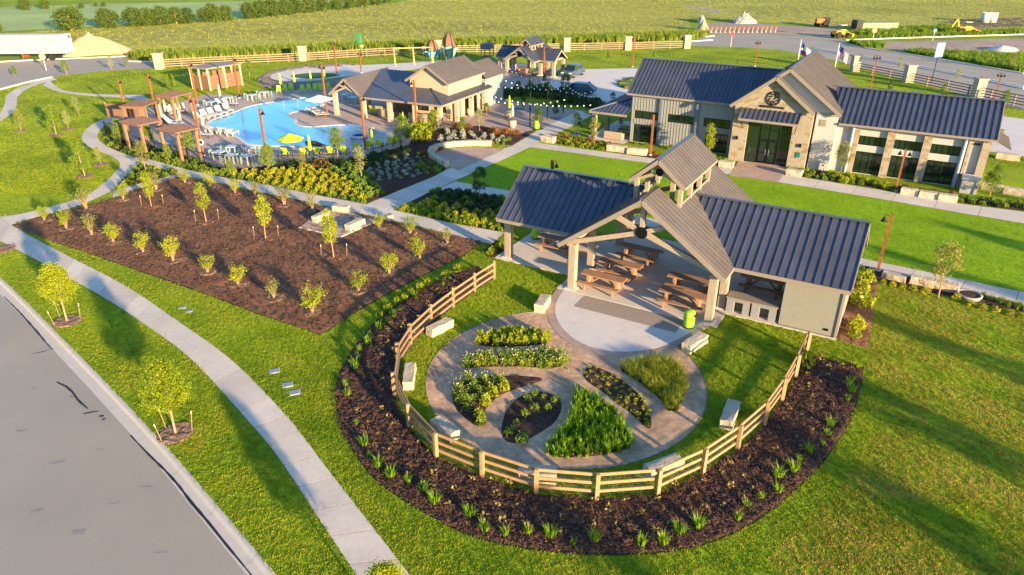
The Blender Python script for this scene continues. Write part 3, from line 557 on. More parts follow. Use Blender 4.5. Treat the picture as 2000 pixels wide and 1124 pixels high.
# ================================================================ clubhouse
M_bb = mat('board_and_batten', (.235, .235, .215), .8, .05, 3., stretch=(8, 8, 1))
M_white = mat('white_stucco', (.40, .39, .36), .9, .04, 4., bump=.003, bscale=60)
M_stone = bpy.data.materials.new('limestone_masonry'); M_stone.use_nodes = True
n = M_stone.node_tree.nodes; l = M_stone.node_tree.links; b = n['Principled BSDF']; b.inputs['Roughness'].default_value = .9
tc = n.new('ShaderNodeTexCoord'); mp = n.new('ShaderNodeMapping'); mp.inputs['Scale'].default_value = (2.2, 2.2, 4.2); l.new(tc.outputs['Object'], mp.inputs[0])
vo = n.new('ShaderNodeTexVoronoi'); vo.inputs['Scale'].default_value = 1.; vo.inputs['Randomness'].default_value = .85; vo.distance = 'CHEBYCHEV'; l.new(mp.outputs[0], vo.inputs['Vector'])
r = n.new('ShaderNodeValToRGB'); e = r.color_ramp.elements; e[0].color = (.27, .19, .10, 1); e[1].color = (.40, .34, .25, 1); e[1].position = .6; x = e.new(.25); x.color = (.36, .28, .17, 1); x = e.new(1.); x.color = (.34, .30, .24, 1)
sx = n.new('ShaderNodeSeparateColor'); l.new(vo.outputs['Color'], sx.inputs[0]); l.new(sx.outputs[0], r.inputs[0]); nz = n.new('ShaderNodeTexNoise'); nz.inputs['Scale'].default_value = 9; l.new(tc.outputs['Object'], nz.inputs[0])
mx = n.new('ShaderNodeMix'); mx.data_type = 'RGBA'; mx.blend_type = 'MULTIPLY'; mx.inputs[0].default_value = .5; l.new(r.outputs[0], mx.inputs[6]); l.new(nz.outputs['Color'], mx.inputs[7]); l.new(r.outputs[0], b.inputs['Base Color'])
ve = n.new('ShaderNodeTexVoronoi'); ve.feature = 'DISTANCE_TO_EDGE'; ve.inputs['Randomness'].default_value = .85; l.new(mp.outputs[0], ve.inputs['Vector'])
ma = n.new('ShaderNodeMapRange'); ma.inputs[2].default_value = .08; l.new(ve.outputs['Distance'], ma.inputs[0]); ad = n.new('ShaderNodeMath'); ad.operation = 'MULTIPLY_ADD'; ad.inputs[1].default_value = .5; l.new(nz.outputs[0], ad.inputs[0]); l.new(ma.outputs[0], ad.inputs[2])
bp = n.new('ShaderNodeBump'); bp.inputs['Distance'].default_value = .03; l.new(ad.outputs[0], bp.inputs['Height']); l.new(bp.outputs[0], b.inputs['Normal'])
def glassmat(name, c):
    m = bpy.data.materials.new(name); m.use_nodes = True; n = m.node_tree.nodes; l = m.node_tree.links; b = n['Principled BSDF']; b.inputs['Base Color'].default_value = (*c, 1); b.inputs['Roughness'].default_value = .03; b.inputs['Specular IOR Level'].default_value = .8
    tc = n.new('ShaderNodeTexCoord'); t = n.new('ShaderNodeTexNoise'); t.inputs['Scale'].default_value = 1.2; l.new(tc.outputs['Object'], t.inputs[0]); bp = n.new('ShaderNodeBump'); bp.inputs['Distance'].default_value = .012; l.new(t.outputs[0], bp.inputs['Height']); l.new(bp.outputs[0], b.inputs['Normal']); return m
M_glass = glassmat('reflection_green_glass', (.010, .022, .014))  # base colour carries the dark interior and the green reflection of the lawn
CO, CA = (20.70, 61.92, 0), R(-30)
club = thing('clubhouse', 'clubhouse with limestone entry gable, board siding, tall windows coloured with green reflections and metal roofs', 'building', CO, CA)
def lc(u, v, z=0): c, s = math.cos(CA), math.sin(CA); return (CO[0] + u * c - v * s, CO[1] + u * s + v * c, z)
def wall_open(par, name, m, u0, u1, v, th, z0, z1, holes, top=None):
    """front wall at v with rectangular holes (u0,u1,z0,z1), built as strips"""
    mb = MB(); us = sorted({u0, u1} | {x for h in holes for x in h[:2]})
    for a, b_ in zip(us, us[1:]):
        hs = sorted([h for h in holes if h[0] <= a + 1e-6 and h[1] >= b_ - 1e-6], key=lambda h: h[2]); z = z0
        for h in hs:
            if h[2] > z: mb.box(a, b_, v, v + th, z, h[2])
            z = h[3]
        if z < z1: mb.box(a, b_, v, v + th, z, z1)
    return mb.obj(name, m, par)
def window(par, u0, u1, z0, z1, v, nm=3, nt=0, m=M_black):
    f = MB(); d = .05
    f.box(u0, u1, v, v + .08, z0, z0 + d).box(u0, u1, v, v + .08, z1 - d, z1).box(u0, u0 + d, v, v + .08, z0 + d, z1 - d).box(u1 - d, u1, v, v + .08, z0 + d, z1 - d)
    o = f.obj('window', m, par)
    for k in range(nm):
        a = u0 + d + (u1 - u0 - 2 * d) * k / nm; b_ = u0 + d + (u1 - u0 - 2 * d) * (k + 1) / nm
        MB().box(a + .02, b_ - .02, v + .03, v + .05, z0 + d, z1 - d).obj('pane', M_glass, o)
        if k: MB().box(a - .02, a + .02, v + .005, v + .075, z0 + d, z1 - d).obj('mullion', m, o)
# left wing
LW = [(-11.15, -8.78, 2.33, 3.1), (-7.83, -5.28, 2.33, 3.1), (-4.35, -1.9, 2.33, 3.15), (-11.15, -8.75, .05, 1.78), (-4.05, -1.95, .05, 1.82)]
wall_open(club, 'siding_wall', M_bb, -11.5, -1.3, 1.7, .2, 0, 4.7, LW)
for h in LW: window(club, h[0], h[1], h[2], h[3], 1.76, 3)
mb = MB()
for k in range(36):
    u = -11.4 + k * .29; zs = [0, 4.62]
    segs = [(0, 4.62)]
    for h in LW:
        if h[0] - .03 < u < h[1] + .03: segs = [q for s_ in segs for q in ((s_[0], min(s_[1], h[2])), (max(s_[0], h[3]), s_[1])) if q[1] - q[0] > .05]
    for a, b_ in segs: mb.box(u - .02, u + .02, 1.668, 1.699, a, b_)
mb.obj('battens', M_bb, club)
MB().box(-11.5, -1.3, 1.9, 8.6, 0, 4.66).obj('body_wall', M_bb, club)
g = MB(); g.add([(-11.5, 1.7, 4.66), (-11.5, 8.5, 4.66), (-11.5, 5.1, 7.1), (-11.4, 1.7, 4.66), (-11.4, 8.5, 4.66), (-11.4, 5.1, 7.1)], [(0, 2, 1), (3, 4, 5), (0, 3, 5, 2), (1, 2, 5, 4)]); g.obj('gable_wall', M_bb, club)
rf = bpy.data.objects.new('roof', None); COL.objects.link(rf); rf.parent = club
roof(rf, lambda a, b: (a, 5.1 - b, 7.4 - .7297 * b), [-11.9, -1.2, .1, 2.2], lambda a: .02 if a < -.2 else 0.02, lambda a: 3.7 if a < -1.2 else max(.03, 3.7 - (a + 1.2) * 1.05), .37, M_roof)
roof(rf, lambda a, b: (a, 5.1 + b, 7.4 - .7297 * b), [-11.9, 2.2], lambda a: .02, lambda a: 3.7, .74, M_roof)
board(rf, (-11.9, 5.1, 7.45), (1.4, 5.1, 7.45), .3, .05, M_roof, 'ridge_cap'); board(rf, (-11.95, 1.37, 4.6), (-1.4, 1.37, 4.6), .1, .18, M_trim, 'gutter')
for t in (-1, 1): board(rf, (-11.93, 5.1, 7.27), (-11.93, 5.1 + t * 3.7, 4.58), .07, .22)
for u in (-8.55, -5.0): MB().box(u - .12, u + .12, 1.5, 1.69, 0, 4.5).obj('downspout', mat('pipe_with_shadow', (.10, .13, .17), .6), club)  # pipe widened and coloured dark blue to take in its shadow on the wall
# stone entry gable
st = MB(); st.box(-1.3, 0, 0, 2.4, 0, 3.64).box(3.74, 5.2, 0, 2.4, 0, 3.64)
st.add([(-1.3, 0, 3.64), (5.2, 0, 3.64), (5.2, 0, 4.9), (1.83, 0, 7.4), (-1.3, 0, 5.0), (-1.3, 2.4, 3.64), (5.2, 2.4, 3.64), (5.2, 2.4, 4.9), (1.83, 2.4, 7.4), (-1.3, 2.4, 5.0)], [(0, 1, 2, 3, 4), (9, 8, 7, 6, 5), (0, 5, 6, 1), (1, 6, 7, 2), (2, 7, 8, 3), (3, 8, 9, 4), (4, 9, 5, 0)])
st.obj('stone_wall', M_stone, club)
def gable_roof(par, uc, zr, hw, sl, v0, v1, step, m, trim=M_trim, dl=None):
    for s in (-1, 1): roof(par, lambda a, b, s=s: (uc + s * b, a, zr - sl * b), [v0, v1], lambda a: .02, lambda a: hw, step, m)
    for s in (-1, 1):
        board(par, (uc, v0 - .02, zr - .13), (uc + s * hw, v0 - .02, zr - sl * hw - .13), .08, .26, trim)
        board(par, (uc, v0 + .1, zr - .26), (uc + s * (hw - .12), v0 + .1, zr - sl * (hw - .12) - .26), .16, .08, M_trim, 'soffit')
    board(par, (uc, v0, zr + .04), (uc, v1, zr + .04), .28, .04, m, 'ridge_cap')
gable_roof(rf, 1.83, 7.64, 3.47, .77, -.4, 3.4, .45, M_roofp)
gable_roof(rf, 2.72, 8.25, 4.55, .735, .45, 13., .45, M_roofp)
wmb = MB(); wmb.box(5.2, 7.05, .9, 12, 0, 4.86).add([(-1.3, .9, 4.6), (7.05, .9, 4.6), (7.05, .9, 4.95), (2.72, .9, 8.1), (-1.3, .9, 5.2), (-1.3, 1.1, 4.6), (7.05, 1.1, 4.6), (7.05, 1.1, 4.95), (2.72, 1.1, 8.1), (-1.3, 1.1, 5.2)], [(0, 1, 2, 3, 4), (9, 8, 7, 6, 5), (2, 7, 8, 3), (3, 8, 9, 4)]); wmb.obj('stucco_wall', M_white, club)
MB().box(5.7, 6.2, .86, .9, 3.72, 4.28).obj('louvre_vent', M_trim, club)
MB().box(5.24, 5.34, .74, .88, 0, 4.9).obj('downspout', M_black, club)
# canopy
ca = bpy.data.objects.new('canopy', None); COL.objects.link(ca); ca.parent = club
roof(ca, lambda a, b: (a, -b, 4.78 - .70 * b), [-.66, 4.26], lambda a: .01, lambda a: 1.05, .41, M_roof, rib=.07)
board(ca, (-.68, -1.06, 3.96), (4.28, -1.06, 3.96), .06, .2); 
for u in (-.6, 4.2): MB().tube([(u + (.25 if u < 0 else -.25), -.04, 3.0), (u, -1.0, 3.95)], .03, 6).obj('bracket', M_black, ca); board(ca, (u, 0, 4.7), (u, -1.05, 3.98), .05, .12)
# glazed entry
window(club, 0.0, 1.1, .02, 3.62, .35, 1); window(club, 2.68, 3.74, .02, 3.62, .35, 1); window(club, 1.1, 2.68, 2.12, 3.62, .35, 2)
for k, (a, b_) in enumerate(((1.12, 1.89), (1.9, 2.67))):
    f = MB(); f.box(a, a + .09, .33, .4, .02, 2.1).box(b_ - .09, b_, .33, .4, .02, 2.1).box(a + .09, b_ - .09, .33, .4, .02, .22).box(a + .09, b_ - .09, .33, .4, 2.0, 2.1).box(a + .09, b_ - .09, .33, .4, .95, 1.02); d = f.obj('door', M_black, club)
    MB().box(a + .09, b_ - .09, .36, .38, .22, .95).obj('pane', M_glass, d); MB().box(a + .09, b_ - .09, .36, .38, 1.02, 2.0).obj('pane', M_glass, d)
    x = b_ - .13 if k == 0 else a + .13; MB().tube([(x, .3, .8), (x, .3, 1.3)], .02, 6).obj('handle', M_trim, d)
# sign: leaf roundel and lettering
sg = bpy.data.objects.new('sign', None); COL.objects.link(sg); sg.parent = club; sg.location = (1.8, 0, 5.78)
ro = MB(); ro.tube([(.56 * math.cos(a), -.05, .56 * math.sin(a)) for a in np.linspace(0, 2 * math.pi, 33)], .045, 6); ro.obj('ring', M_black, sg)
lf = MB()
for k in range(17):
    a = k * 2.399963; q = .12 + .36 * math.sqrt(k / 17); cx, cz = q * math.cos(a), q * math.sin(a); L_, wd = .12, .05; da = a + .9
    dx, dz = math.cos(da) * L_, math.sin(da) * L_; ex, ez = -math.sin(da) * wd, math.cos(da) * wd
    lf.add([(cx - dx, -.06, cz - dz), (cx + ex, -.06, cz + ez), (cx + dx, -.06, cz + dz), (cx - ex, -.06, cz - ez), (cx - dx, -.01, cz - dz), (cx + ex, -.01, cz + ez), (cx + dx, -.01, cz + dz), (cx - ex, -.01, cz - ez)], [(0, 3, 2, 1), (0, 1, 5, 4), (1, 2, 6, 5), (2, 3, 7, 6), (3, 0, 4, 7)])
lf.obj('leaf_emblem', M_black, sg)
cu = bpy.data.curves.new('txt', 'FONT'); cu.body = 'BLUESTEM HOUSE'; cu.size = .26; cu.extrude = .02; cu.align_x = 'CENTER'; to = bpy.data.objects.new('txt', cu); COL.objects.link(to)
dg = bpy.context.evaluated_depsgraph_get(); tm = bpy.data.meshes.new_from_object(to.evaluated_get(dg)); COL.objects.unlink(to); bpy.data.objects.remove(to)
tm.materials.clear(); tm.materials.append(M_black); tob = inst('lettering', tm, sg, (0, -.04, -.80)); tob.rotation_euler = (math.pi / 2, 0, 0)
MB().box(4.38, 4.72, -.05, .0, 1.05, 1.5).obj('notice_plaque', mat('teal_sign', (.0, .16, .14), .5), club)
for u in (-.75, 4.62): l_ = MB(); l_.box(u - .07, u + .07, -.16, 0, 1.95, 2.25); l_.obj('wall_lamp', M_black, club)
# right wing
RW = [(8.9, 10.98, 2.45, 3.22), (11.58, 13.62, 2.45, 3.22), (14.24, 16.32, 2.45, 3.22), (8.9, 10.98, .05, 1.9), (11.58, 13.62, .05, 1.9), (14.24, 16.32, .05, 1.9)]
wall_open(club, 'stucco_wall', M_white, 7.05, 18.1, 1.4, .2, 0, 4.12, RW)
for h in RW: window(club, *h, 1.46, 4 if h[2] < 1 else 5)
MB().box(7.05, 18.1, 1.6, 7.3, 0, 4.1).obj('body_wall', M_white, club)
for a, b_ in ((8.5, 8.9), (10.98, 11.58), (13.64, 14.22), (16.72, 16.95), (17.66, 18.22)): MB().box(a, b_, 1.15, 1.42, 0, 4.05).obj('stone_pier', M_stone, club)
for u in (8.36, 16.5): MB().tube([(u, 1.2, 0), (u, 1.2, 4.0)], .13, 10).obj('downspout', mat('pale_metal', (.34, .38, .42), .5), club)
roof(rf, lambda a, b: (a, 4.2 - b, 6.5 - .69 * b), [6.2, 7.25, 18.45], lambda a: .02, lambda a: 3.4 if a >= 7.25 else .3 + (a - 6.2) * 2.95, .44, M_roof, rib=.075)
roof(rf, lambda a, b: (a, 4.2 + b, 6.5 - .69 * b), [7.25, 18.45], lambda a: .02, lambda a: 3.4, .88, M_roof)
board(rf, (5.8, 4.2, 6.55), (18.47, 4.2, 6.55), .3, .05, M_roof, 'ridge_cap'); board(rf, (7.2, .78, 4.08), (18.5, .78, 4.08), .09, .17, M_trim, 'gutter')
for t in (-1, 1): board(rf, (18.5, 4.2, 6.37), (18.5, 4.2 + t * 3.4, 4.02), .07, .22)
g = MB(); g.add([(18.1, 1.4, 4.1), (18.1, 7.3, 4.1), (18.1, 4.2, 6.2)], [(0, 1, 2)]); g.obj('gable_wall', M_white, club)
roof(rf, lambda a, b: (18.2 + b, a, 3.9 - .5 * b), [2.6, 7.0], lambda a: .0, lambda a: 1.5, .44, M_roofp)
MB().box(17.1, 17.5, 1.28, 1.4, 3.5, 3.64).obj('wall_lamp', M_black, club)
# left porch: hip roof on posts
pr = bpy.data.objects.new('porch', None); COL.objects.link(pr); pr.parent = club
roof(pr, lambda a, b: (a, .55 + b, 2.78 + .32 * b), [-15.4, -11.55], lambda a: 0, lambda a: max(.03, (a + 15.4)), .42, M_roof, rib=.06)
roof(pr, lambda a, b: (-15.4 + b, a, 2.78 + .32 * b), [.55, 4.4, 9.5], lambda a: 0, lambda a: min(3.85, max(.03, a - .55)), .42, M_roof, rib=.06)
board(pr, (-15.4, .55, 2.83), (-11.55, 4.4, 4.06), .14, .07, M_roof, 'hip_cap'); board(pr, (-15.45, .53, 2.68), (-11.5, .53, 2.68), .08, .2); board(pr, (-15.43, .5, 2.68), (-15.43, 9.5, 2.68), .08, .2)
for u, v in ((-15.0, 1.0), (-15.0, 4.3), (-15.0, 8.2)): MB().box(u - .2, u + .2, v - .2, v + .2, 0, 2.62).obj('porch_post', M_stone, pr)
sheet('porch_floor', [lc(u, v)[:2] for u, v in ((-15.8, .3), (-11.5, .3), (-11.5, 9.5), (-15.8, 9.5))], .02, M_conc); EXCL.append([lc(u, v)[:2] for u, v in ((-15.8, .3), (18.3, .3), (18.3, 9.5), (-15.8, 9.5))])
# cabinet at the right corner
ck = thing('stone_cabinet', 'grey stone cabinet with pale cap at the right corner of the clubhouse', 'cabinet', lc(17.5, .35), CA)
MB().box(-.58, .58, -.45, .6, 0, 1.12).obj('body', mat('grey_stone', (.30, .29, .28), .9, .12, 6., bump=.01), ck); MB().box(-.66, .66, -.52, .66, 1.12, 1.26).obj('cap', M_conc2, ck, bevel=.02)
ac = thing('meter_box', 'small white meter box by the white stucco wall', 'box', lc(6.65, .55), CA); MB().box(-.16, .16, -.12, .15, 0, .9).obj('box', M_white, ac, bevel=.02); MB().box(-.09, .09, -.13, -.118, .5, .6).obj('meter_window', M_black, ac)
# sofas on the porch
def sofa(loc, rz, lab, w=1.9, d=.85, seatm=None, grp='green cushioned sofas on the porch'):
    t = thing('sofa', lab, 'sofa', loc, rz, grp)
    MB().box(-w / 2, w / 2, -d / 2, d / 2, .06, .3).obj('base', mat('wicker', (.33, .26, .17), .9, .2, 25.), t, bevel=.02); MB().box(-w / 2, w / 2, d / 2 - .2, d / 2, .3, .78).obj('backrest', MATS['wicker'], t, bevel=.03)
    for s in (-1, 1): MB().box(s * w / 2 - (.18 if s > 0 else 0), s * w / 2 + (.18 if s < 0 else 0), -d / 2, d / 2 - .2, .3, .58).obj('armrest', MATS['wicker'], t, bevel=.02)
    for k in range(2): MB().box(-w / 2 + .2 + k * (w - .4) / 2, -w / 2 + .2 + (k + 1) * (w - .4) / 2 - .02, -d / 2 + .02, d / 2 - .22, .3, .46).obj('cushion', seatm or M_lgreen, t, bevel=.04)
sofa(lc(-13.1, 1.7, .02), CA + math.pi, 'lime cushioned wicker sofa with its back to the lawn on the clubhouse porch'); sofa(lc(-12.6, 4.0, .02), CA, 'lime cushioned sofa deep under the clubhouse porch roof')
# ================================================================ foliage
def quads_mesh(name, C, size, rng, asp=.6, up=0.):
    C = np.asarray(C, float); N = len(C); a = rng.normal(size=(N, 3)); a[:, 2] += up; a /= np.linalg.norm(a, axis=1)[:, None]
    b = rng.normal(size=(N, 3)); b -= (b * a).sum(1)[:, None] * a; b /= np.linalg.norm(b, axis=1)[:, None]
    s = (size * rng.uniform(.65, 1.35, N))[:, None]; A = a * s; B = b * s * asp
    V = np.stack([C - A, C + B, C + A, C - B], 1).reshape(-1, 3).astype(np.float32)
    me = bpy.data.meshes.new(name); me.vertices.add(4 * N); me.vertices.foreach_set('co', V.ravel()); me.loops.add(4 * N); me.loops.foreach_set('vertex_index', np.arange(4 * N, dtype=np.int32))
    me.polygons.add(N); me.polygons.foreach_set('loop_start', np.arange(0, 4 * N, 4, dtype=np.int32)); me.update(calc_edges=True); return me
def blades_mesh(name, n, h, spread, w, rng, lean=.5, nseg=2):
    mb = MB()
    for _ in range(n):
        a = rng.uniform(0, 6.283); r = spread * math.sqrt(rng.uniform(0, 1)) * .35; x, y = r * math.cos(a), r * math.sin(a); a2 = a + rng.normal(0, .5); L = h * rng.uniform(.6, 1.1); le = lean * rng.uniform(.2, 1) * L
        px, py = -math.sin(a2) * w / 2, math.cos(a2) * w / 2; q = a2 + 1.57 * rng.integers(0, 2) * .6
        p1 = (x + math.cos(a2) * le * .35, y + math.sin(a2) * le * .35, L * .62); p2 = (x + math.cos(a2) * le, y + math.sin(a2) * le, L * rng.uniform(.85, 1))
        mb.add([(x - px, y - py, 0), (x + px, y + py, 0), (p1[0] + px * .8, p1[1] + py * .8, p1[2]), (p1[0] - px * .8, p1[1] - py * .8, p1[2]), p2], [(0, 1, 2, 3), (3, 2, 4)])
    return mb.mesh(name)
M_bark = mat('bark', (.30, .20, .11), .9, .25, 12., bump=.01)
L_yel = leafmat('leaf_yellow_green', (.19, .27, .010), (.46, .48, .020), .5); L_mid = leafmat('leaf_mid_green', (.10, .19, .018), (.25, .34, .028), .45)
L_dark = leafmat('leaf_dark_green', (.022, .055, .012), (.07, .12, .025), .3); L_oliv = leafmat('leaf_olive', (.17, .19, .04), (.34, .33, .07), .45)
L_gold = leafmat('leaf_gold', (.28, .31, .012), (.52, .46, .03), .45); L_red = leafmat('leaf_red_brown', (.16, .075, .02), (.34, .15, .04), .35); L_sage = leafmat('leaf_sage', (.24, .27, .19), (.42, .44, .33), .3)
L_brt = leafmat('blade_bright', (.13, .28, .010), (.30, .46, .014), .5); L_seed = leafmat('seedling_leaf', (.18, .13, .04), (.34, .28, .08), .3); L_flow = leafmat('petal_white', (.75, .66, .50), (.85, .78, .65), .3)
L_hedge = leafmat('leaf_hedgerow', (.04, .085, .015), (.14, .20, .03), .35); L_pale = leafmat('leaf_pale', (.22, .25, .08), (.42, .42, .15), .45)
def crown_pts(prof, h0, h1, n, rng, clumps=55, cs=.16, shell=.55):
    """leaf points in clumps inside a surface of revolution prof(t), t in 0..1 from h0 to h1"""
    cc = []
    while len(cc) < clumps:
        t = rng.uniform(0, 1); r = prof(t); q = r * (shell + (1 - shell) * rng.uniform(0, 1)) if rng.uniform() < .75 else r * rng.uniform(0, 1) ** .5; a = rng.uniform(0, 6.283)
        cc.append((q * math.cos(a), q * math.sin(a), h0 + (h1 - h0) * t))
    cc = np.array(cc); k = rng.integers(0, clumps, n); P = cc[k] + rng.normal(0, cs, (n, 3)) * np.array([1, 1, .8])
    return P, cc
def tree_meshes(name, H, prof, t0, n, leaf, rng, tr=.045, clumps=55, cs=.13, stems=1, lean=.03, br=14, asp=.6):
    P, cc = crown_pts(prof, H * t0, H * .97, n, rng, clumps, cs); lm = quads_mesh(name + '_crown', P, leaf, rng, asp); mb = MB()
    if stems == 1:
        tx = rng.normal(0, lean, 2); pts = [(tx[0] * t * H * .3, tx[1] * t * H * .3, t * H * .88) for t in (0, .25, .5, .75, 1)]; mb.tube(pts, [tr * 1.25, tr, tr * .75, tr * .45, tr * .15], 7)
        for c in cc[rng.permutation(len(cc))[:br]]: z = max(H * t0 * .8, c[2] - rng.uniform(.15, .4) * H * .5); mb.tube([(tx[0] * z * .3, tx[1] * z * .3, z), tuple(c)], [tr * .3, tr * .08], 4, False)
    else:
        for c in cc[rng.permutation(len(cc))[:stems * 3]]:
            a = rng.uniform(0, 6.283); b = (.05 * math.cos(a), .05 * math.sin(a), 0); m_ = (c[0] * .4, c[1] * .4, c[2] * .5); mb.tube([b, m_, tuple(c)], [tr, tr * .6, tr * .2], 5, False)
    return mb.mesh(name + '_trunk'), lm
def kinds(name, nv, m, H, prof, t0, n, leaf, seed, **k):
    out = []
    for i in range(nv):
        a, b = tree_meshes(name, H, prof, t0, n, leaf, np.random.default_rng(seed + i), **k); a.materials.append(M_bark); b.materials.append(m); out.append((a, b, H))
    return out
def place_tree(kd, loc, h, label, name='tree', cat='tree', group=None, i=None, wide=1.):
    a, b, H = kd[(rnd.randrange(len(kd)) if i is None else i) % len(kd)]; s = h / H; t = thing(name, label, cat, loc, rnd.uniform(0, 6.28), group)
    t.rotation_euler = (rnd.uniform(-.05, .05), rnd.uniform(-.05, .05), t.rotation_euler[2]); inst('trunk', a, t, sc=(s * wide, s * wide, s)); inst('crown', b, t, sc=(s * wide, s * wide, s)); return t
cone = lambda r: (lambda t: r * min(1, .62 + 2.2 * t) * (1 - .72 * t ** 1.7))
oval = lambda r: (lambda t: r * math.sqrt(max(.03, 1 - (2 * t - .9) ** 2 / 1.25)))
vase = lambda r: (lambda t: r * (.22 + .78 * t) * math.sqrt(max(.1, 1.05 - t ** 4)))
K_st = kinds('street_tree', 2, L_yel, 3.2, cone(.80), .43, 8200, .036, 101, tr=.04, clumps=150, cs=.12, br=24)
K_up = kinds('upright_tree', 4, L_yel, 3.2, oval(.42), .36, 1500, .055, 201, tr=.035, clumps=45, cs=.10)
K_mid = kinds('young_tree', 4, L_mid, 3.2, cone(.74), .28, 2600, .055, 301, tr=.04, clumps=55, cs=.12)
K_ol = kinds('olive_tree', 2, L_oliv, 3.2, oval(.62), .33, 1500, .055, 401, tr=.035, clumps=50, cs=.13)
K_pale = kinds('pale_tree', 2, L_pale, 3.2, oval(.55), .33, 1000, .06, 451, tr=.035, clumps=45, cs=.13)
K_dk = kinds('dark_tree', 2, leafmat('leaf_deep_green', (.035, .09, .014), (.11, .19, .03), .35), 3.2, oval(.6), .28, 1900, .06, 481, tr=.035, clumps=45, cs=.11)
K_sh = kinds('multi_stem', 6, L_yel, 1.5, vase(.74), .34, 900, .048, 501, tr=.017, clumps=32, cs=.11, stems=7)
K_sp = kinds('multi_stem_sparse', 4, L_oliv, 1.5, vase(.64), .35, 520, .048, 551, tr=.018, clumps=34, cs=.11, stems=8)
K_big = kinds('field_tree', 4, L_hedge, 7., oval(3.1), .06, 3400, .26, 601, tr=.22, clumps=90, cs=.55)
# -------------------------------------------------------- street trees with mulch rings and stakes
def stake(p, lab, lean=(0, 0), h=1.0):
    t = thing('tree_stake', lab, 'stake', (p[0], p[1], 0), 0, 'pale tipped stakes around the young trees')
    MB().tube([(0, 0, 0), (lean[0], lean[1], h * .86)], .014, 5).obj('post', M_bark, t); MB().tube([(lean[0], lean[1], h * .86), (lean[0] * 1.15, lean[1] * 1.15, h)], .022, 6).obj('tip', mat('stake_tip', (.75, .62, .34), .7), t)
M_ring = mat('ring_mulch', (.20, .125, .08), .95, .45, 10., bump=.04, bscale=25, coord='World')
def mulch_ring(c, r, name='mulch_ring', m=None):
    p = [(c[0] + r * math.cos(a), c[1] + r * math.sin(a)) for a in np.linspace(0, 6.283, 22, endpoint=False)]; EXCL.append(p); o = bumpy(name, p, .012, m or M_ring, max(.12, r / 7), .07, 3.); return o
STL = 'pale tipped wooden stake beside a young tree'
for (b, tp_, lab) in (((131, 628), (101, 517), 'small yellow-green street tree on the verge, farther up the kerb'), ((343, 847), (323, 713), 'yellow-green street tree in a mulch ring nearest the camera on the verge')):
    p = G(*b); place_tree(K_st, p, hgt(b, tp_) * 1.02, lab, 'street_tree', i=0 if b[0] > 200 else 1, wide=1.05); mulch_ring(p, .72)
    for a in (2.6, 4.2, .3): stake((p[0] + .62 * math.cos(a), p[1] + .62 * math.sin(a)), STL, (.12 * math.cos(a), .12 * math.sin(a)), .95)
p = G(5, 487); mulch_ring(p, .8); p = G(-52, 476); 
place_tree(K_st, G(760, 1240), 2.75, 'street tree whose tip just shows at the bottom edge beside the sidewalk', 'street_tree')
place_tree(K_st, G(-70, 500), 3.4, 'street tree beyond the left picture edge by the path junction', 'street_tree')
for b, tp_, lab in (((296, 405), (291, 334), 'slim young tree in the brown mulch bed nearest the path junction'), ((403, 435), (394, 356), 'slim young tree in the middle left of the mulch bed'), ((519, 468), (514, 380), 'slim young tree left of the stone seats in the mulch bed'), ((652, 505), (648, 410), 'slim young tree in front of the stone seats in the mulch bed')):
    p = G(*b); place_tree(K_up, p, hgt(b, tp_), lab, 'young_tree'); mulch_ring(p, .55, 'soil_mound', M_mulch)
    for a in (2.9, .5): stake((p[0] + .85 * math.cos(a), p[1] + .75 * math.sin(a)), STL, (.05, 0), .85)
sp_px = [(88, 432), (130, 448), (180, 460), (222, 475), (280, 494), (339, 511), (406, 533), (465, 557), (536, 584), (610, 612), (700, 570), (761, 536), (820, 507), (874, 477), (169, 410), (241, 391), (306, 372), (362, 359), (410, 367), (459, 379), (498, 384), (556, 402), (611, 412), (740, 447), (801, 457)]
SPR = ['along the lower edge of the mulch bed'] * 10 + ['along the right edge of the mulch bed'] * 4 + ['along the upper edge of the mulch bed'] * 9 + ['beside the stone seating pad'] * 2
for i, b in enumerate(sp_px):
    p = G(*b); k = K_sp if i in (2, 8, 14, 16, 20, 21, 22, 13) else K_sh; j = i - (0 if i < 10 else 10 if i < 14 else 14 if i < 23 else 23)
    place_tree(k, p, rnd.uniform(1.05, 1.6), '%s shrub, %s from the left %s' % ('thin olive multi-stemmed' if k is K_sp else 'leafy yellow-green multi-stemmed', ORD[j], SPR[i]), 'multi_stem_shrub', 'shrub', 'multi-stemmed shrubs in the mulch bed', wide=rnd.uniform(.9, 1.15))
    mulch_ring(p, .5, 'soil_mound', M_ring)
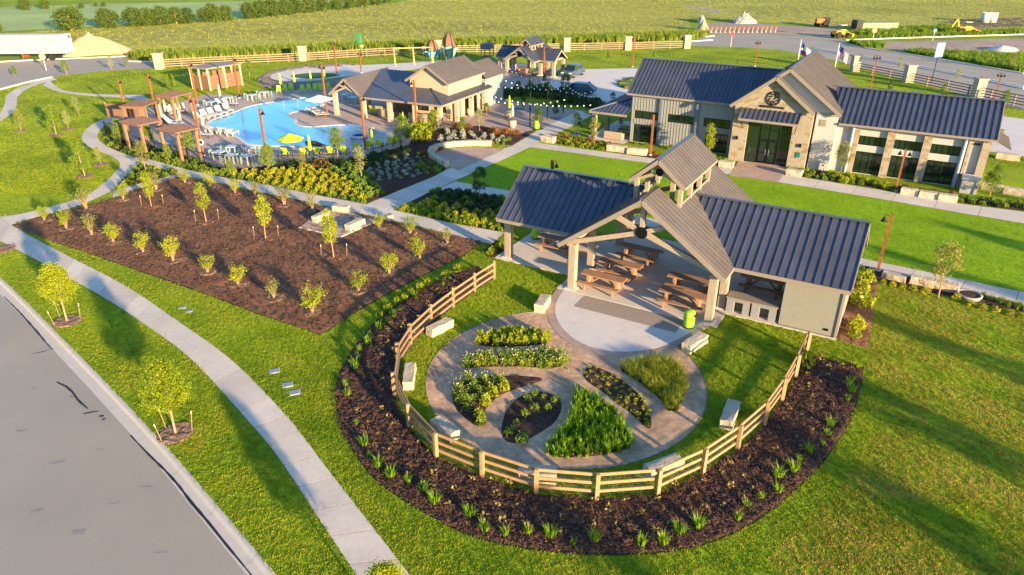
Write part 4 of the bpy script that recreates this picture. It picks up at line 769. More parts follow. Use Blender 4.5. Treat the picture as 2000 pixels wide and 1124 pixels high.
# -------------------------------------------------------- other young trees: base px, top px, kind, label
TR = [((166, 345), (160, 276), K_mid, 'young tree with a mulch ring on the left lawn beside the path bend'), ((197, 322), (195, 286), K_pale, 'thin young tree inside the path bend'), ((41, 256), (32, 214), K_ol, 'young tree at the far left edge of the lawn'),
      ((110, 264), (100, 206), K_mid, 'leafy young tree on the left lawn, second from the left'), ((134, 253), (130, 215), K_pale, 'pale thin tree just right of the leafy lawn tree'), ((155, 227), (143, 190), K_pale, 'pale tree on the left lawn near the pool path'),
      ((285, 334), (277, 276), K_ol, 'drooping olive tree in the triangular corner bed'), ((30, 150), (29, 128), K_mid, 'small tree at the far street on the left edge'), ((131, 147), (127, 117), K_mid, 'round tree by the far street junction'),
      ((219, 138), (214, 110), K_pale, 'slim tree by the far street, right of the round one'), ((247, 133), (245, 119), K_mid, 'small tree nearest the stone fence pillar at the far street'), ((336, 178), (338, 142), K_mid, 'narrow young tree on the lawn left of the trash enclosure'),
      ((488, 150), (487, 116), K_mid, 'dense green tree behind the slatted enclosure'), ((525, 336), (517, 280), K_mid, 'young tree in front of the rusty lamp post at the pool edge'), ((660, 307), (659, 248), K_mid, 'cone shaped tree behind the lime pool chairs'),
      ((787, 288), (787, 224), K_mid, 'twin topped tree at the curved end of the pool terrace'), ((707, 351), (703, 288), K_pale, 'silvery tree among the white cushion plants'), ((847, 253), (847, 212), K_mid, 'young tree before the pool house corner column'),
      ((937, 257), (937, 213), K_pale, 'wispy tree by the sage rows near the plaza'), ((950, 226), (952, 200), K_mid, 'small tree behind the wispy one on the plaza'), ((237, 284), (234, 231), K_mid, 'young tree outside the left pool fence, farthest left'), ((293, 288), (294, 240), K_mid, 'young tree between the two nearest pergolas'),
      ((373, 306), (373, 252), K_mid, 'young tree beside the nearest pergola post'), ((1126, 262), (1126, 220), K_dk, 'small dark tree in a tree grate left of the clubhouse porch'), ((1159, 280), (1161, 231), K_gold if False else K_ol, 'golden tree in front of the clubhouse porch post'),
      ((1383, 312), (1382, 240), K_up, 'yellow-green tree before the siding wall left of the entry'), ((1640, 344), (1642, 276), K_ol, 'young tree before the white wall right of the entry'), ((1931, 388), (1938, 320), K_mid, 'young tree at the right end of the clubhouse front'),
      ((1950, 285), (1985, 255), K_pale, 'sparse tree beyond the right end of the clubhouse roof'), ((937, 393), (934, 326), K_dk, 'dark slim tree in the bed beside the pavilion left wing'), ((1832, 582), (1862, 470), K_ol, 'staked olive tree on the lawn edge by the right hand walkway'),
      ((1188, 119), (1187, 101), K_mid, 'tiny tree on the far lawn left of the driveway lamp'), ((1277, 117), (1277, 100), K_mid, 'tiny tree on the far lawn just left of the clubhouse ridge'), ((1440, 130), (1442, 116), K_mid, 'tiny tree behind the clubhouse left wing ridge'),
      ((1737, 182), (1740, 158), K_dk, 'dark tree behind the right wing roof, left one'), ((1842, 192), (1842, 163), K_mid, 'bright tree behind the right wing roof, right one'), ((1958, 210), (1960, 175), K_mid, 'tree beside the twin lamp at the right edge'), ((1755, 139), (1757, 112), K_pale, 'thin street tree between the road and the ranch fence'),
      ((1868, 163), (1868, 134), K_pale, 'thin street tree right of the speed sign pole'), ((1972, 137), (1972, 104), K_ol, 'tree on the far grass bank near the right edge'), ((1050, 252), (1050, 208), K_dk, 'dark tree with pale top on the plaza beside the lime bin'), ((978, 166), (977, 142), K_dk, 'bluish tree beside the pool house far corner'),
      ((1042, 158), (1041, 133), K_dk, 'dark conical tree in front of the distant pavilion'), ((1064, 165), (1070, 145), K_dk, 'dark tree at the foot of the distant pavilion'), ((1103, 188), (1102, 143), K_dk, 'tall dark slim tree before the parked blue car'), ((1085, 232), (1086, 200), K_dk, 'small tree in a grate under the string lights'), ((1197, 204), (1198, 180), K_dk, 'small tree by the drive behind the porch roof'),
      ((880, 93), (885, 80), K_hedge if False else K_dk, 'lone dark shrub standing in the wheat field'), ((995, 103), (992, 86), K_mid, 'tree left of the distant pavilion cupola'), ((1012, 186), (1012, 158), K_dk, 'dark tree on the shaded green below the distant pavilion, left one'), ((1035, 182), (1035, 155), K_mid, 'green tree on the shaded green below the distant pavilion, middle one'), ((1068, 186), (1069, 160), K_dk, 'dark tree on the shaded green below the distant pavilion, right one'), ((970, 195), (971, 170), K_mid, 'green tree behind the pool house right corner'), ((1022, 214), (1022, 188), K_dk, 'dark slim tree at the back of the plaza under the bulbs'), ((904, 262), (905, 228), K_mid, 'young tree before the pool house doors'), ((592, 334), (592, 296), K_ol, 'olive tree behind the pool terrace fence, below the open lime umbrella'), ((452, 345), (452, 312), K_mid, 'small tree beside the square patio tables'), ((330, 318), (330, 282), K_mid, 'small tree below the nearest pergola')]
for b, tp_, k, lab in TR:
    p = G(*b); h = max(.8, hgt(b, tp_)); place_tree(k, p, h, lab, 'young_tree', wide=1.12 if k is K_mid or k is K_dk else 1.)
    if 250 < b[1] < 352 and b[0] < 210: mulch_ring(p, .7)
for b in ((1085, 232), (1126, 262), (1050, 252), (1015, 213)): p = G(*b); MB().lathe([(.62, .02), (.62, .035), (.1, .035)], (p[0], p[1], 0), 20).obj('tree_grate', M_black, bpy.data.objects['plaza'])
# -------------------------------------------------------- trees right of and behind the camera whose shadows reach into view
for x, y, h in ((27, 10.5, 5.0), (23.5, 6.5, 4.6), (33, 15, 4.6), (39.5, 21, 4.8), (46, 26, 4.6), (14.5, 1.5, 4.4), (53, 33, 4.6), (62, 42, 4.6)):
    place_tree(K_mid, (x, y, 0), h, 'young tree beyond the right edge of the picture, known by its long shadow', 'young_tree', group='trees outside the frame on the right', wide=1.15)
# -------------------------------------------------------- hedgerow and far trees
HT = [(-8, 68, 40), (140, 60, 14), (212, 55, 18), (262, 52, 16), (290, 51, 17), (316, 50, 14), (345, 47, 15), (368, 46, 17), (400, 44, 17), (418, 43, 8), (442, 41, 12), (487, 37, 6), (508, 35, 3), (532, 33, 0), (558, 30, 0), (580, 27, -3), (606, 25, -4), (632, 22, -6), (658, 20, -7), (684, 17, -9), (708, 14, -10), (732, 10, -12), (757, 6, -14), (160, 17, 6), (188, 13, 5), (203, 13, 4), (50, 20, -2), (88, 18, -2)]
for i, (x, y, yt) in enumerate(HT):
    h = hgt((x, y), (x, yt)); place_tree(K_big, G(x, y), h * 1.0, 'dark green hedgerow tree behind the wheat field, %s from the left' % (ORD[i] if i < 20 else 'twenty-' + ORD[i - 20]) if i < 23 else 'small lone fairway tree beyond the hedgerow, %s' % ['just right of the first hedgerow tree', 'in the middle of three', 'rightmost of three', 'with a wide shadow at the top left', 'beside the wide shadow at the top left'][i - 23], 'hedgerow_tree', group='hedgerow trees' if i < 23 else 'lone fairway trees', wide=1.35 if i in (1, 2) else 1.12)
# -------------------------------------------------------- bush and clump prototypes
def bush(name, m, n, r, h, leaf, seed, nv=3, up=0., asp=.6):
    out = []
    for i in range(nv):
        g = np.random.default_rng(seed + i); d = g.normal(size=(n, 3)); d /= np.linalg.norm(d, axis=1)[:, None]; d[:, 2] = np.abs(d[:, 2]); P = d * np.array([r, r, h]) * (g.uniform(.35, 1, (n, 1)) ** .4) * (1 + .22 * np.sin(d[:, :1] * 5 + i) * np.cos(d[:, 1:2] * 6))
        me = quads_mesh(name, P + [0, 0, .03], leaf, g, asp, up); me.materials.append(m); out.append(me)
    return out
def clump(name, m, n, h, sp, w, seed, nv=3, lean=.5):
    out = []
    for i in range(nv): me = blades_mesh(name, n, h, sp, w, np.random.default_rng(seed + i), lean); me.materials.append(m); out.append(me)
    return out
def plants(name, label, cat, group, P, protos, smin, smax, z=.02):
    for p in P: inst_ = inst(name, protos[rnd.randrange(len(protos))], None, (p[0], p[1], z), rnd.uniform(0, 6.28), rnd.uniform(smin, smax)); tag(inst_, label, cat, group)
def spaced(poly, d, n=9999, rng=NR, jit=0.):
    """points in polygon at least d apart"""
    C = polypts(poly, int(area(poly) / d / d * 14) + 60, rng); out = []
    for c in C:
        if all((c[0] - o[0]) ** 2 + (c[1] - o[1]) ** 2 > d * d for o in out): out.append(c)
        if len(out) >= n: break
    return out
B_yel = bush('yellow_shrub', L_gold, 150, .34, .38, .075, 11); B_mid = bush('green_shrub', L_mid, 150, .32, .36, .075, 21); B_dk = bush('dark_shrub', L_dark, 150, .32, .34, .07, 31); B_sage = bush('sage_cushion', L_sage, 110, .2, .2, .05, 41); B_red = bush('red_shrub', L_red, 160, .36, .42, .075, 51)
B_brt = bush('bright_shrub', L_yel, 190, .40, .55, .08, 61); C_gr = clump('grass_clump', L_brt, 42, .42, .35, .028, 71, lean=.6); C_iris = clump('iris_clump', L_brt, 26, .50, .30, .032, 81, lean=.35); C_tall = clump('feather_grass', leafmat('feather_blade', (.14, .21, .012), (.40, .40, .03), .45), 60, .62, .45, .016, 91, lean=.8)
def flower(seed, nv=3):
    out = []
    for i in range(nv):
        g = np.random.default_rng(seed + i); n = 120; P = g.normal(0, [.11, .11, .0], (n, 3)); P[:, 2] = g.uniform(.02, .42, n); me = quads_mesh('flowering_plant', P, .055, g, .45, 1.2); me.materials.append(L_mid if i else L_yel); me.materials.append(L_flow)
        k = 3; Q = g.normal(0, [.12, .12, 0], (k, 3)); Q[:, 2] = g.uniform(.42, .56, k); bm = bmesh.new(); bm.from_mesh(me); fm = quads_mesh('q', np.repeat(Q, 3, 0), .028, g, .9); o0 = len(bm.faces); bm.from_mesh(fm); bm.faces.ensure_lookup_table()
        for f in bm.faces[o0:]: f.material_index = 1
        bm.to_mesh(me); bm.free(); out.append(me)
    return out
FLW = flower(700)
SEED = bush('seedling', L_seed, 16, .10, .14, .04, 801, 4, .4); ROS = bush('rosette', L_yel, 26, .13, .10, .06, 851, 3, .2, .4)
# garden beds
leafy = bush('leafy_plant', L_yel, 170, .22, .46, .06, 901)
plants('leafy_plant', 'upright light green leafy plant in the top garden bed', 'plant', 'leafy plants of the top bed', spaced(BEDS['A'], .34), leafy, .75, 1.1)
plants('flowering_plant', 'green plant with white blossoms in the long curved garden bed', 'plant', 'white flowers of the long bed', spaced(BEDS['B'], .26), FLW, .75, 1.05)
cl = GP([(882, 752), (888, 795), (908, 812), (925, 790), (950, 762), (985, 745), (960, 738), (920, 738)]); plants('flowering_plant', 'white blossoming plant in the left garden bed', 'plant', 'white flowers of the left bed', spaced(cl, .36, 18), FLW, .7, 1.15)
plants('leafy_plant', 'light green shrub among the white flowers of the left garden bed', 'plant', 'light shrubs of the left bed', GP([(948, 790), (962, 772), (935, 815), (940, 830), (985, 762)]), leafy, .9, 1.2)
plants('dark_shrub', 'small dark green bush in the oval black mulch bed', 'shrub', 'dark bushes of the oval bed', GP([(1030, 782), (1046, 772), (1062, 778), (1085, 785), (1025, 812), (1044, 800), (995, 848), (1020, 862), (1008, 830), (1070, 800)]), bush('oval_bush', L_mid, 130, .22, .3, .05, 931), .7, 1.2)
plants('iris_clump', 'bright green blade clump in the wedge shaped garden bed', 'plant', 'bright blades of the wedge bed', spaced(BEDS['E'], .20), C_iris, .65, 1.05)
plants('rosette_plant', 'small yellow-green rosette in the diagonal garden bed', 'plant', 'rosettes of the diagonal bed', spaced(BEDS['F'], .29), ROS, .6, 1.05)
plants('feather_grass', 'tall golden grass clump in the garden bed by the patio', 'plant', 'golden grasses by the patio', spaced(BEDS['G'], .25), C_tall, .6, .95)
# curved bed: outer row of grass clumps, seedlings inside
ro_ = resample(smooth(ring_out, 2), .78)
row = [p + (CC - p) / np.hypot(*(CC - p)) * rnd.uniform(.3, .75) for i, p in enumerate(ro_) if rnd.random() < .74 and i > 1]
plants('grass_clump', 'spiky green grass clump in the outer row of the curved bed', 'grass clump', 'grass clumps edging the curved bed', row, C_gr, .55, 1.4)
plants('seedling', 'tiny yellowish seedling in the dark curved mulch bed', 'seedling', 'seedlings of the curved bed', [p for p in spaced(ring, .62, 190) if min(np.hypot(*(np.array(p) - r_)) for r_ in ro_) > .7], SEED, .8, 1.7)
plants('young_shrub', 'light green shrub at the upper left end of the curved bed', 'shrub', 'shrubs at the curved bed end', GP([(742, 622), (757, 605), (775, 592), (790, 588), (803, 576), (820, 566), (834, 556), (868, 544), (893, 532)]), leafy, .8, 1.15)
inst_ = tag(inst('bush', leafy[0], None, (*G2((1572, 715)), .02), 0, 1.7), 'bright bush against the right end of the ranch fence', 'shrub')
for (x, y, s, lb) in ((1690, 548, 1.2, 'bright shrub nearest the lamp post in the bed beside the pavilion wall'), (1680, 595, 1.6, 'largest bright shrub in the bed beside the pavilion wall'), (1672, 642, 1.1, 'bright shrub at the near end of the bed beside the pavilion wall'), (1668, 658, .8, 'smallest bright shrub at the near end of the wall bed'), (1685, 565, .9, 'small bright shrub second from the lamp post in the wall bed')):
    tag(inst('bright_shrub', B_brt[rnd.randrange(3)], None, (*G2((x, y)), .03), rnd.uniform(0, 6), s), lb, 'shrub')
plants('clipped_shrub', 'small clipped shrub in the row along the right hand walkway', 'shrub', 'shrubs along the right hand walkway', GP([(1725, 555), (1743, 559), (1763, 563), (1783, 568), (1807, 573), (1867, 586), (1897, 597), (1920, 604), (1945, 610), (1973, 616), (1998, 622)]), B_yel, .6, .85)
plants('strap_leaf_clump', 'dark strap leaved clump right of the round planter', 'plant', 'strap leaf clumps by the planter', GP([(1918, 582), (1933, 588), (1950, 594), (1968, 600), (1985, 604), (2000, 608)]), clump('strap_leaf', L_mid, 40, .45, .4, .035, 951), .9, 1.2)
plants('column_plant', 'small yellow-green plant at the foot of the left pavilion column', 'plant', 'plants by the left column', GP([(962, 492), (972, 484), (956, 498), (980, 478)]), B_brt, .45, .65)
# pool bed rows
rows = GP([(430, 336), (470, 338), (520, 336), (600, 330), (650, 342), (690, 365), (714, 392), (650, 385), (560, 368), (500, 355)])
plants('yellow_shrub', 'yellow-green shrub in the rows of the pool planting bed', 'shrub', 'yellow shrubs of the pool bed', spaced(rows, .62, 170), B_yel, .8, 1.15)
strip_ = GP([(300, 312), (345, 325), (425, 344), (500, 355), (607, 378), (712, 397), (700, 388), (600, 369), (500, 348), (430, 338), (345, 318)])
scatter('clipped_edging', 'continuous low green planting along the garden path edge', spaced(strip_, .4), [src(m, 'src', None) for m in B_mid], .6, .85, 'planting')
plants('green_shrub', 'green shrub between the yellow rows and the white cushions', 'shrub', 'green shrubs of the pool bed', spaced(GP([(640, 330), (690, 320), (720, 345), (745, 380), (715, 390), (690, 362)]), .6, 45), B_mid, .8, 1.2)
plants('dark_shrub', 'dark green shrub below the pool terrace fence', 'shrub', 'dark shrubs by the terrace fence', spaced(GP([(535, 322), (600, 318), (690, 314), (790, 290), (800, 300), (720, 330), (640, 328), (560, 328)]), .6, 50), B_dk, .9, 1.3)
plants('red_shrub', 'rust coloured shrub in the pool bed', 'shrub', 'rust shrubs of the pool bed', GP([(608, 325), (618, 322), (628, 326), (638, 328), (646, 333), (614, 330), (632, 321)]), B_red, .8, 1.1)
plants('red_shrub', 'rust coloured shrub in the hedge before the plaza', 'shrub', 'rust shrubs before the plaza', GP([(888, 248), (896, 250), (905, 250), (914, 251), (962, 258), (972, 260), (982, 260), (992, 262), (1002, 263), (1010, 263), (968, 262), (988, 256)]), B_red, .9, 1.25)
plants('sage_cushion', 'pale cushion plant in the rows left of the curved seat wall', 'plant', 'pale cushions left of the seat wall', spaced(GP([(712, 328), (750, 312), (795, 300), (803, 312), (822, 345), (780, 352), (742, 355), (716, 342)]), .62, 85), B_sage, .8, 1.25)
plants('sage_cushion', 'pale cushion plant in the rows above the curved seat wall', 'plant', 'pale cushions above the seat wall', spaced(GP([(850, 277), (872, 256), (900, 258), (985, 268), (972, 278), (905, 274), (862, 282)]), .7, 70), B_sage, 1., 1.5)
plants('green_shrub', 'tall green shrub at the right end of the pool terrace', 'shrub', 'tall shrubs by the terrace end', GP([(812, 262), (820, 258), (828, 262), (822, 270), (830, 272), (838, 260), (815, 275)]), B_brt, 1.4, 2.)
scatter('groundcover', 'low rusty groundcover behind the curved seat wall', spaced(GP([(838, 300), (842, 288), (880, 281), (955, 279), (985, 276), (1000, 272), (985, 284), (958, 283), (880, 287), (846, 298), (850, 318), (868, 333), (838, 344), (815, 330), (812, 305)]), .5), [src(m, 'src', None) for m in B_red[:1] + B_mid[:2] + B_sage[:1]], .5, .9, 'groundcover')
scatter('fence_planting', 'dense mixed shrubs outside the pool fence', spaced(GP([(205, 280), (225, 292), (262, 304), (300, 310), (345, 322), (430, 334), (405, 322), (340, 300), (280, 288), (240, 277), (215, 258), (205, 262)]), .7), [src(m, 'src', None) for m in B_dk + B_mid + B_yel[:1]], .7, 1.2, 'shrubs')
plants('corner_shrub', 'yellow-green shrub in the triangular corner bed', 'shrub', 'shrubs of the triangular bed', spaced(tri, .7, 26), B_yel[:1] + B_mid[:2], .7, 1.)
# bed by the pavilion left wing
plants('yellow_shrub', 'yellow-green shrub in the bed beside the pavilion left wing', 'shrub', 'yellow shrubs beside the left wing', spaced(GP([(800, 405), (840, 395), (900, 408), (975, 425), (975, 442), (900, 425), (840, 412)]), .62, 55), B_yel, .75, 1.1)
plants('dark_shrub', 'dark shrub in the back of the bed beside the pavilion left wing', 'shrub', 'dark shrubs beside the left wing', spaced(GP([(845, 376), (872, 370), (982, 390), (978, 420), (900, 402), (840, 392)]), .6, 55), B_dk + B_mid[:1], .8, 1.15)
scatter('clipped_edging', 'low bright green planting along the path below the left wing bed', spaced(GP([(776, 410), (800, 402), (880, 422), (980, 441), (980, 453), (875, 433)]), .36), [src(m, 'src', None) for m in B_brt[:1] + B_mid[:1]], .5, .75, 'planting')
# clubhouse beds
scatter('clipped_edging', 'low bright planting in front of the clubhouse porch', spaced(GP([(1086, 276), (1100, 272), (1180, 288), (1184, 297), (1090, 281)]), .4), [src(m, 'src', None) for m in B_brt[:1] + B_mid[:1]], .5, .8, 'planting')
plants('red_shrub', 'reddish shrub in front of the clubhouse porch', 'shrub', 'reddish shrubs before the porch', spaced(GP([(1078, 268), (1150, 274), (1200, 288), (1290, 300), (1290, 306), (1190, 294), (1080, 272)]), .7, 26), B_red + B_mid[:1], .7, 1.)
plants('green_shrub', 'green shrub in the bed below the right wing windows', 'shrub', 'green shrubs below the right wing', spaced(GP([(1568, 338), (1640, 345), (1755, 366), (1755, 375), (1660, 360), (1568, 346)]), .55, 42), B_brt + B_mid, .6, .95)
plants('red_shrub', 'reddish shrub above the stone blocks below the right wing', 'shrub', 'reddish shrubs below the right wing', spaced(GP([(1765, 368), (1868, 382), (1866, 388), (1765, 376)]), .5, 24), B_red + B_dk[:1], .6, .9)
plants('green_shrub', 'green shrub at the far right end of the clubhouse walk', 'shrub', 'green shrubs at the walk end', spaced(GP([(1880, 388), (2000, 400), (2010, 412), (1872, 395)]), .5, 40), B_mid + B_dk[:1], .7, 1.)
plants('green_shrub', 'shrub in the stone planter beside the clubhouse entry', 'shrub', 'entry planter shrubs', [lc(u, v)[:2] for u, v in ((-1.9, -.4), (-1.4, -.5), (-2.6, -.1), (4.6, -.55), (5.0, -.5), (5.5, 0), (-3.2, .7), (-4.2, .8), (-6, .9), (-7, .8), (-9.5, 1), (-10.5, 1))], B_brt + B_mid, .6, .9)
plants('hedge_shrub', 'dark hedge shrub between the plaza and the driveway', 'shrub', 'dark hedge by the driveway', spaced(GP([(965, 185), (1040, 172), (1080, 178), (1180, 206), (1190, 215), (1120, 208), (1090, 195), (1020, 190), (985, 196)]), 1.0, 75), B_dk, 1.5, 2.3)
scatter('tall_field_edge', 'tall bright green grass along the edge of the wheat field', polypts(GP([(250, 112), (330, 108), (500, 101), (700, 93), (1000, 81), (1345, 70), (1385, 70), (1345, 79), (1000, 91), (700, 103), (500, 111), (310, 119), (265, 118)]), 5200), [src(m, 'src', None) for m in clump('tall_weed', leafmat('edge_blade', (.13, .20, .02), (.28, .33, .04), .4), 14, 1.1, .8, .10, 971)], .8, 1.5, 'tall grass')
scatter('roadside_weeds', 'rough green weeds on the bank beyond the cross street', np.vstack([polypts(GP(q), k) for q, k in (([(1658, 84), (1720, 86), (1730, 94), (1690, 95)], 130), ([(1660, 76), (1780, 72), (1990, 60), (1990, 66), (1790, 73.5)], 420), ([(1640, 66), (1700, 60), (1860, 52), (1900, 58), (1700, 70)], 500), ([(1760, 100), (1900, 106), (2000, 108), (2000, 142), (1880, 122), (1790, 108)], 700))]), [src(m, 'src', None) for m in clump('weed', L_mid, 16, .8, 1.1, .10, 981)], .6, 1.3, 'weeds')
# ================================================================ ranch fence round the garden
M_fence = mat('fence_timber', (.345, .20, .095), .8, .22, 3., stretch=(3, 3, 3), bump=.004, bscale=12)
M_wire = mat('wire_mesh', (.06, .055, .05), .6)
fr_ = thing('ranch_fence', 'curved three rail timber fence with wire mesh around the garden circle', 'fence', (0, 0, 0))
for i, p in enumerate(posts): MB().box(-.075, .075, -.075, .075, 0, 1.17).obj('post', M_fence, fr_, loc=(p[0], p[1], 0), bevel=.012).rotation_euler = (0, 0, math.atan2(p[1] - CC[1], p[0] - CC[0]))
for i in range(len(posts) - 1):
    a, b = np.array(posts[i]), np.array(posts[i + 1]); d = (b - a) / np.hypot(*(b - a)); n_ = np.array((-d[1], d[0])); n_ = n_ if (a + n_ - CC) @ (a - CC) > (a - CC) @ (a - CC) else -n_; o = n_ * -.095
    for z in (.30, .68, 1.06): MB().beam((*(a + o + d * .0), z), (*(b + o - d * .0), z), .045, .118).obj('rail', M_fence, fr_)
    w_ = MB(); L_ = np.hypot(*(b - a)); q = n_ * -.13
    for k in range(int(L_ / .10)): c = a + d * (k * .10 + .05) + q; w_.beam((*c, .05), (*c, 1.1), .006, .006)
    for z in (.1, .2, .4, .5, .6, .8, .9): w_.beam((*(a + q), z), (*(b + q), z), .006, .006)
    tag(w_.obj('wire_mesh', M_wire, fr_), kind='stuff')
# ================================================================ limestone blocks
def block_mesh(l_, w, h, seed):
    bm = bmesh.new(); bmesh.ops.create_cube(bm, size=1); bmesh.ops.scale(bm, vec=(l_, w, h), verts=bm.verts); bmesh.ops.translate(bm, vec=(0, 0, h / 2), verts=bm.verts)
    bmesh.ops.subdivide_edges(bm, edges=bm.edges[:], cuts=5, use_grid_fill=True)
    for v in bm.verts:
        o = Vector((v.co.x * 2.2 + seed * 7, v.co.y * 2.2, v.co.z * 2.2)); k = mnoise.noise_vector(o) * .055 + mnoise.noise_vector(o * 3) * .02; v.co += Vector((k.x, k.y, k.z * .35 if v.co.z > .02 else 0))
    me = bpy.data.meshes.new('limestone_block'); bm.to_mesh(me); bm.free(); me.materials.append(M_lime); return me
def block(p0, p1, w, h, lab, grp=None, z=0.):
    a, b = np.array(G2(p0)), np.array(G2(p1)); c = (a + b) / 2; d = b - a; o = inst('limestone_block', block_mesh(max(.5, np.hypot(*d)), w, h, rnd.random() * 50), None, (c[0], c[1], z), math.atan2(d[1], d[0]))
    tag(o, lab, 'stone block', grp); md = o.modifiers.new('b', 'BEVEL'); md.width = .02; md.limit_method = 'ANGLE'; md.angle_limit = .8
for p0, p1, w, h, lab in (((838, 658), (880, 637), .5, .46, 'limestone seat block inside the fence at the upper left of the garden'), ((797, 764), (803, 724), .5, .46, 'limestone seat block at the left side of the garden circle'), ((850, 832), (890, 862), .5, .46, 'limestone seat block behind the fence at the lower left'), ((1013, 934), (1086, 938), .55, .46, 'limestone seat block behind the fence at the bottom centre'),
        ((1262, 933), (1326, 910), .55, .46, 'limestone seat block behind the fence at the lower right'), ((1416, 840), (1432, 798), .55, .46, 'limestone seat block on the right side of the garden lawn'), ((1338, 690), (1374, 666), .55, .46, 'limestone seat block at the right edge of the round patio'), ((1052, 612), (1067, 590), .55, .48, 'limestone seat block at the left edge of the round patio'),
        ((652, 413), (682, 416), .5, .5, 'rough limestone block at the back of the stone seating pad'), ((614, 437), (640, 425), .5, .5, 'limestone seat block on the left of the stone seating pad'), ((679, 453), (709, 439), .5, .5, 'limestone seat block on the right of the stone seating pad'), ((757, 433), (765, 430), .4, .5, 'small upright limestone block beside the garden path'),
        ((1059, 276), (1083, 280), .7, .6, 'limestone block at the left end of the clubhouse bed'), ((1186, 294), (1224, 299), .6, .6, 'long limestone block before the porch, left half'), ((1225, 300), (1263, 304), .6, .6, 'long limestone block before the porch, right half'), ((1404, 325), (1432, 329), .6, .55, 'limestone planter block left of the entry walk'),
        ((1535, 341), (1566, 346), .6, .55, 'limestone planter block right of the entry walk'), ((1758, 378), (1792, 383), .6, .5, 'left limestone block of the row below the right wing'), ((1793, 384), (1830, 389), .6, .5, 'middle limestone block of the row below the right wing'), ((1831, 390), (1868, 395), .6, .5, 'right limestone block of the row below the right wing'),
        ((1916, 369), (1958, 376), .6, .5, 'limestone wall block behind the young tree at the far right'), ((1959, 377), (2012, 386), .6, .5, 'limestone wall block cut by the right picture edge'), ((1944, 309), (1990, 315), .7, .55, 'limestone block on the plaza side of the right lawn'), ((1722, 541), (1768, 552), .5, .38, 'low limestone block beside the right hand lamp post'), ((1776, 552), (1822, 562), .55, .5, 'rough limestone block behind the staked tree, left one'), ((1823, 562), (1870, 572), .55, .5, 'rough limestone block behind the staked tree, right one')):
    block(p0, p1, w, h, lab)
sw = thing('seat_wall', 'curved limestone seat wall around the half round patio', 'wall')
P = resample(smooth(GP([(873, 326), (858, 319), (843, 309), (839, 301), (848, 294), (868, 288), (900, 285), (930, 284), (960, 285)]), 2), 1.3)
for i in range(len(P) - 1):
    c = (P[i] + P[i + 1]) / 2; d = P[i + 1] - P[i]; inst('wall_stone', block_mesh(np.hypot(*d) * 1.02, .5, .5, i), sw, (c[0], c[1], 0), math.atan2(d[1], d[0]))
# utility covers, planter
M_cov = mat('utility_cover', (.21, .24, .31), .7, .1, 8.)
for i, (x, y, lab) in enumerate(((536, 725, 'square utility cover in the lawn left of the curved bed, farthest of three'), (562, 752, 'square utility cover in the lawn left of the curved bed, middle of three'), (576, 767, 'square utility cover in the lawn left of the curved bed, nearest of three'), (357, 601, 'small utility cover in the lawn between sidewalk and mulch bed, left'), (370, 608, 'small utility cover in the lawn between sidewalk and mulch bed, right'))):
    s = .21 if i < 3 else .15; t = thing('utility_cover', lab, 'utility cover', G(x, y), R(20)); MB().box(-s, s, -s * .8, s * .8, 0, .026).obj('lid', M_cov, t, bevel=.01); MB().box(-s - .03, s + .03, -s * .8 - .03, s * .8 + .03, 0, .018).obj('collar', M_gut, t)
    EXCL.append([(G(x, y)[0] + dx * (s + .1), G(x, y)[1] + dy * (s + .1)) for dx, dy in ((-1, -1), (1, -1), (1, 1), (-1, 1))])
t = thing('round_planter', 'round pale concrete planter filled with soil beside the right hand walkway', 'planter', G(1891, 582)); MB().lathe([(.56, 0), (.64, .16), (.66, .26), (.53, .26), (.50, .22)], n=24).obj('bowl', mat('planter_concrete', (.28, .27, .26), .9, .1, 5.), t, smooth=True); MB().lathe([(.52, .22), (.1, .24)], n=24).obj('soil', M_dark, t)
# ================================================================ lamp posts
def lamp_post(base, h, lab, heads=((1, 0),), w=.15, z=0.):
    t = thing('lamp_post', lab, 'lamp post', (base[0], base[1], z), R(-30)); MB().box(-w / 2, w / 2, -w / 2, w / 2, .08, h).obj('pole', M_rust, t); MB().lathe([(w * 1.1, 0), (w * 1.1, .1), (w * .6, .12)], n=12).obj('footing', M_conc2, t)
    for (dx, dy) in heads:
        r = .34; a = MB(); a.tube([(dx * w / 2, dy * w / 2, h - .12), (dx * .2, dy * .2, h - .06), (dx * r, dy * r, h - .06), (dx * r, dy * r, h - .2)], .02, 6); o = a.obj('arm', M_black, t)
        MB().lathe([(.03, -.18), (.05, -.24), (.09, -.3), (.13, -.42), (.17, -.47), (.16, -.47), (.11, -.42)], (dx * r, dy * r, h), 12).obj('shade', M_black, t, smooth=True); MB().lathe([(.02, -.40), (.06, -.44), (.05, -.50), (.01, -.53)], (dx * r, dy * r, h), 10).obj('bulb', mat('bulb_glass', (.75, .7, .6), .3), t)
four = ((1, 0), (-1, 0), (0, 1), (0, -1)); two = ((1, 0), (-1, 0))
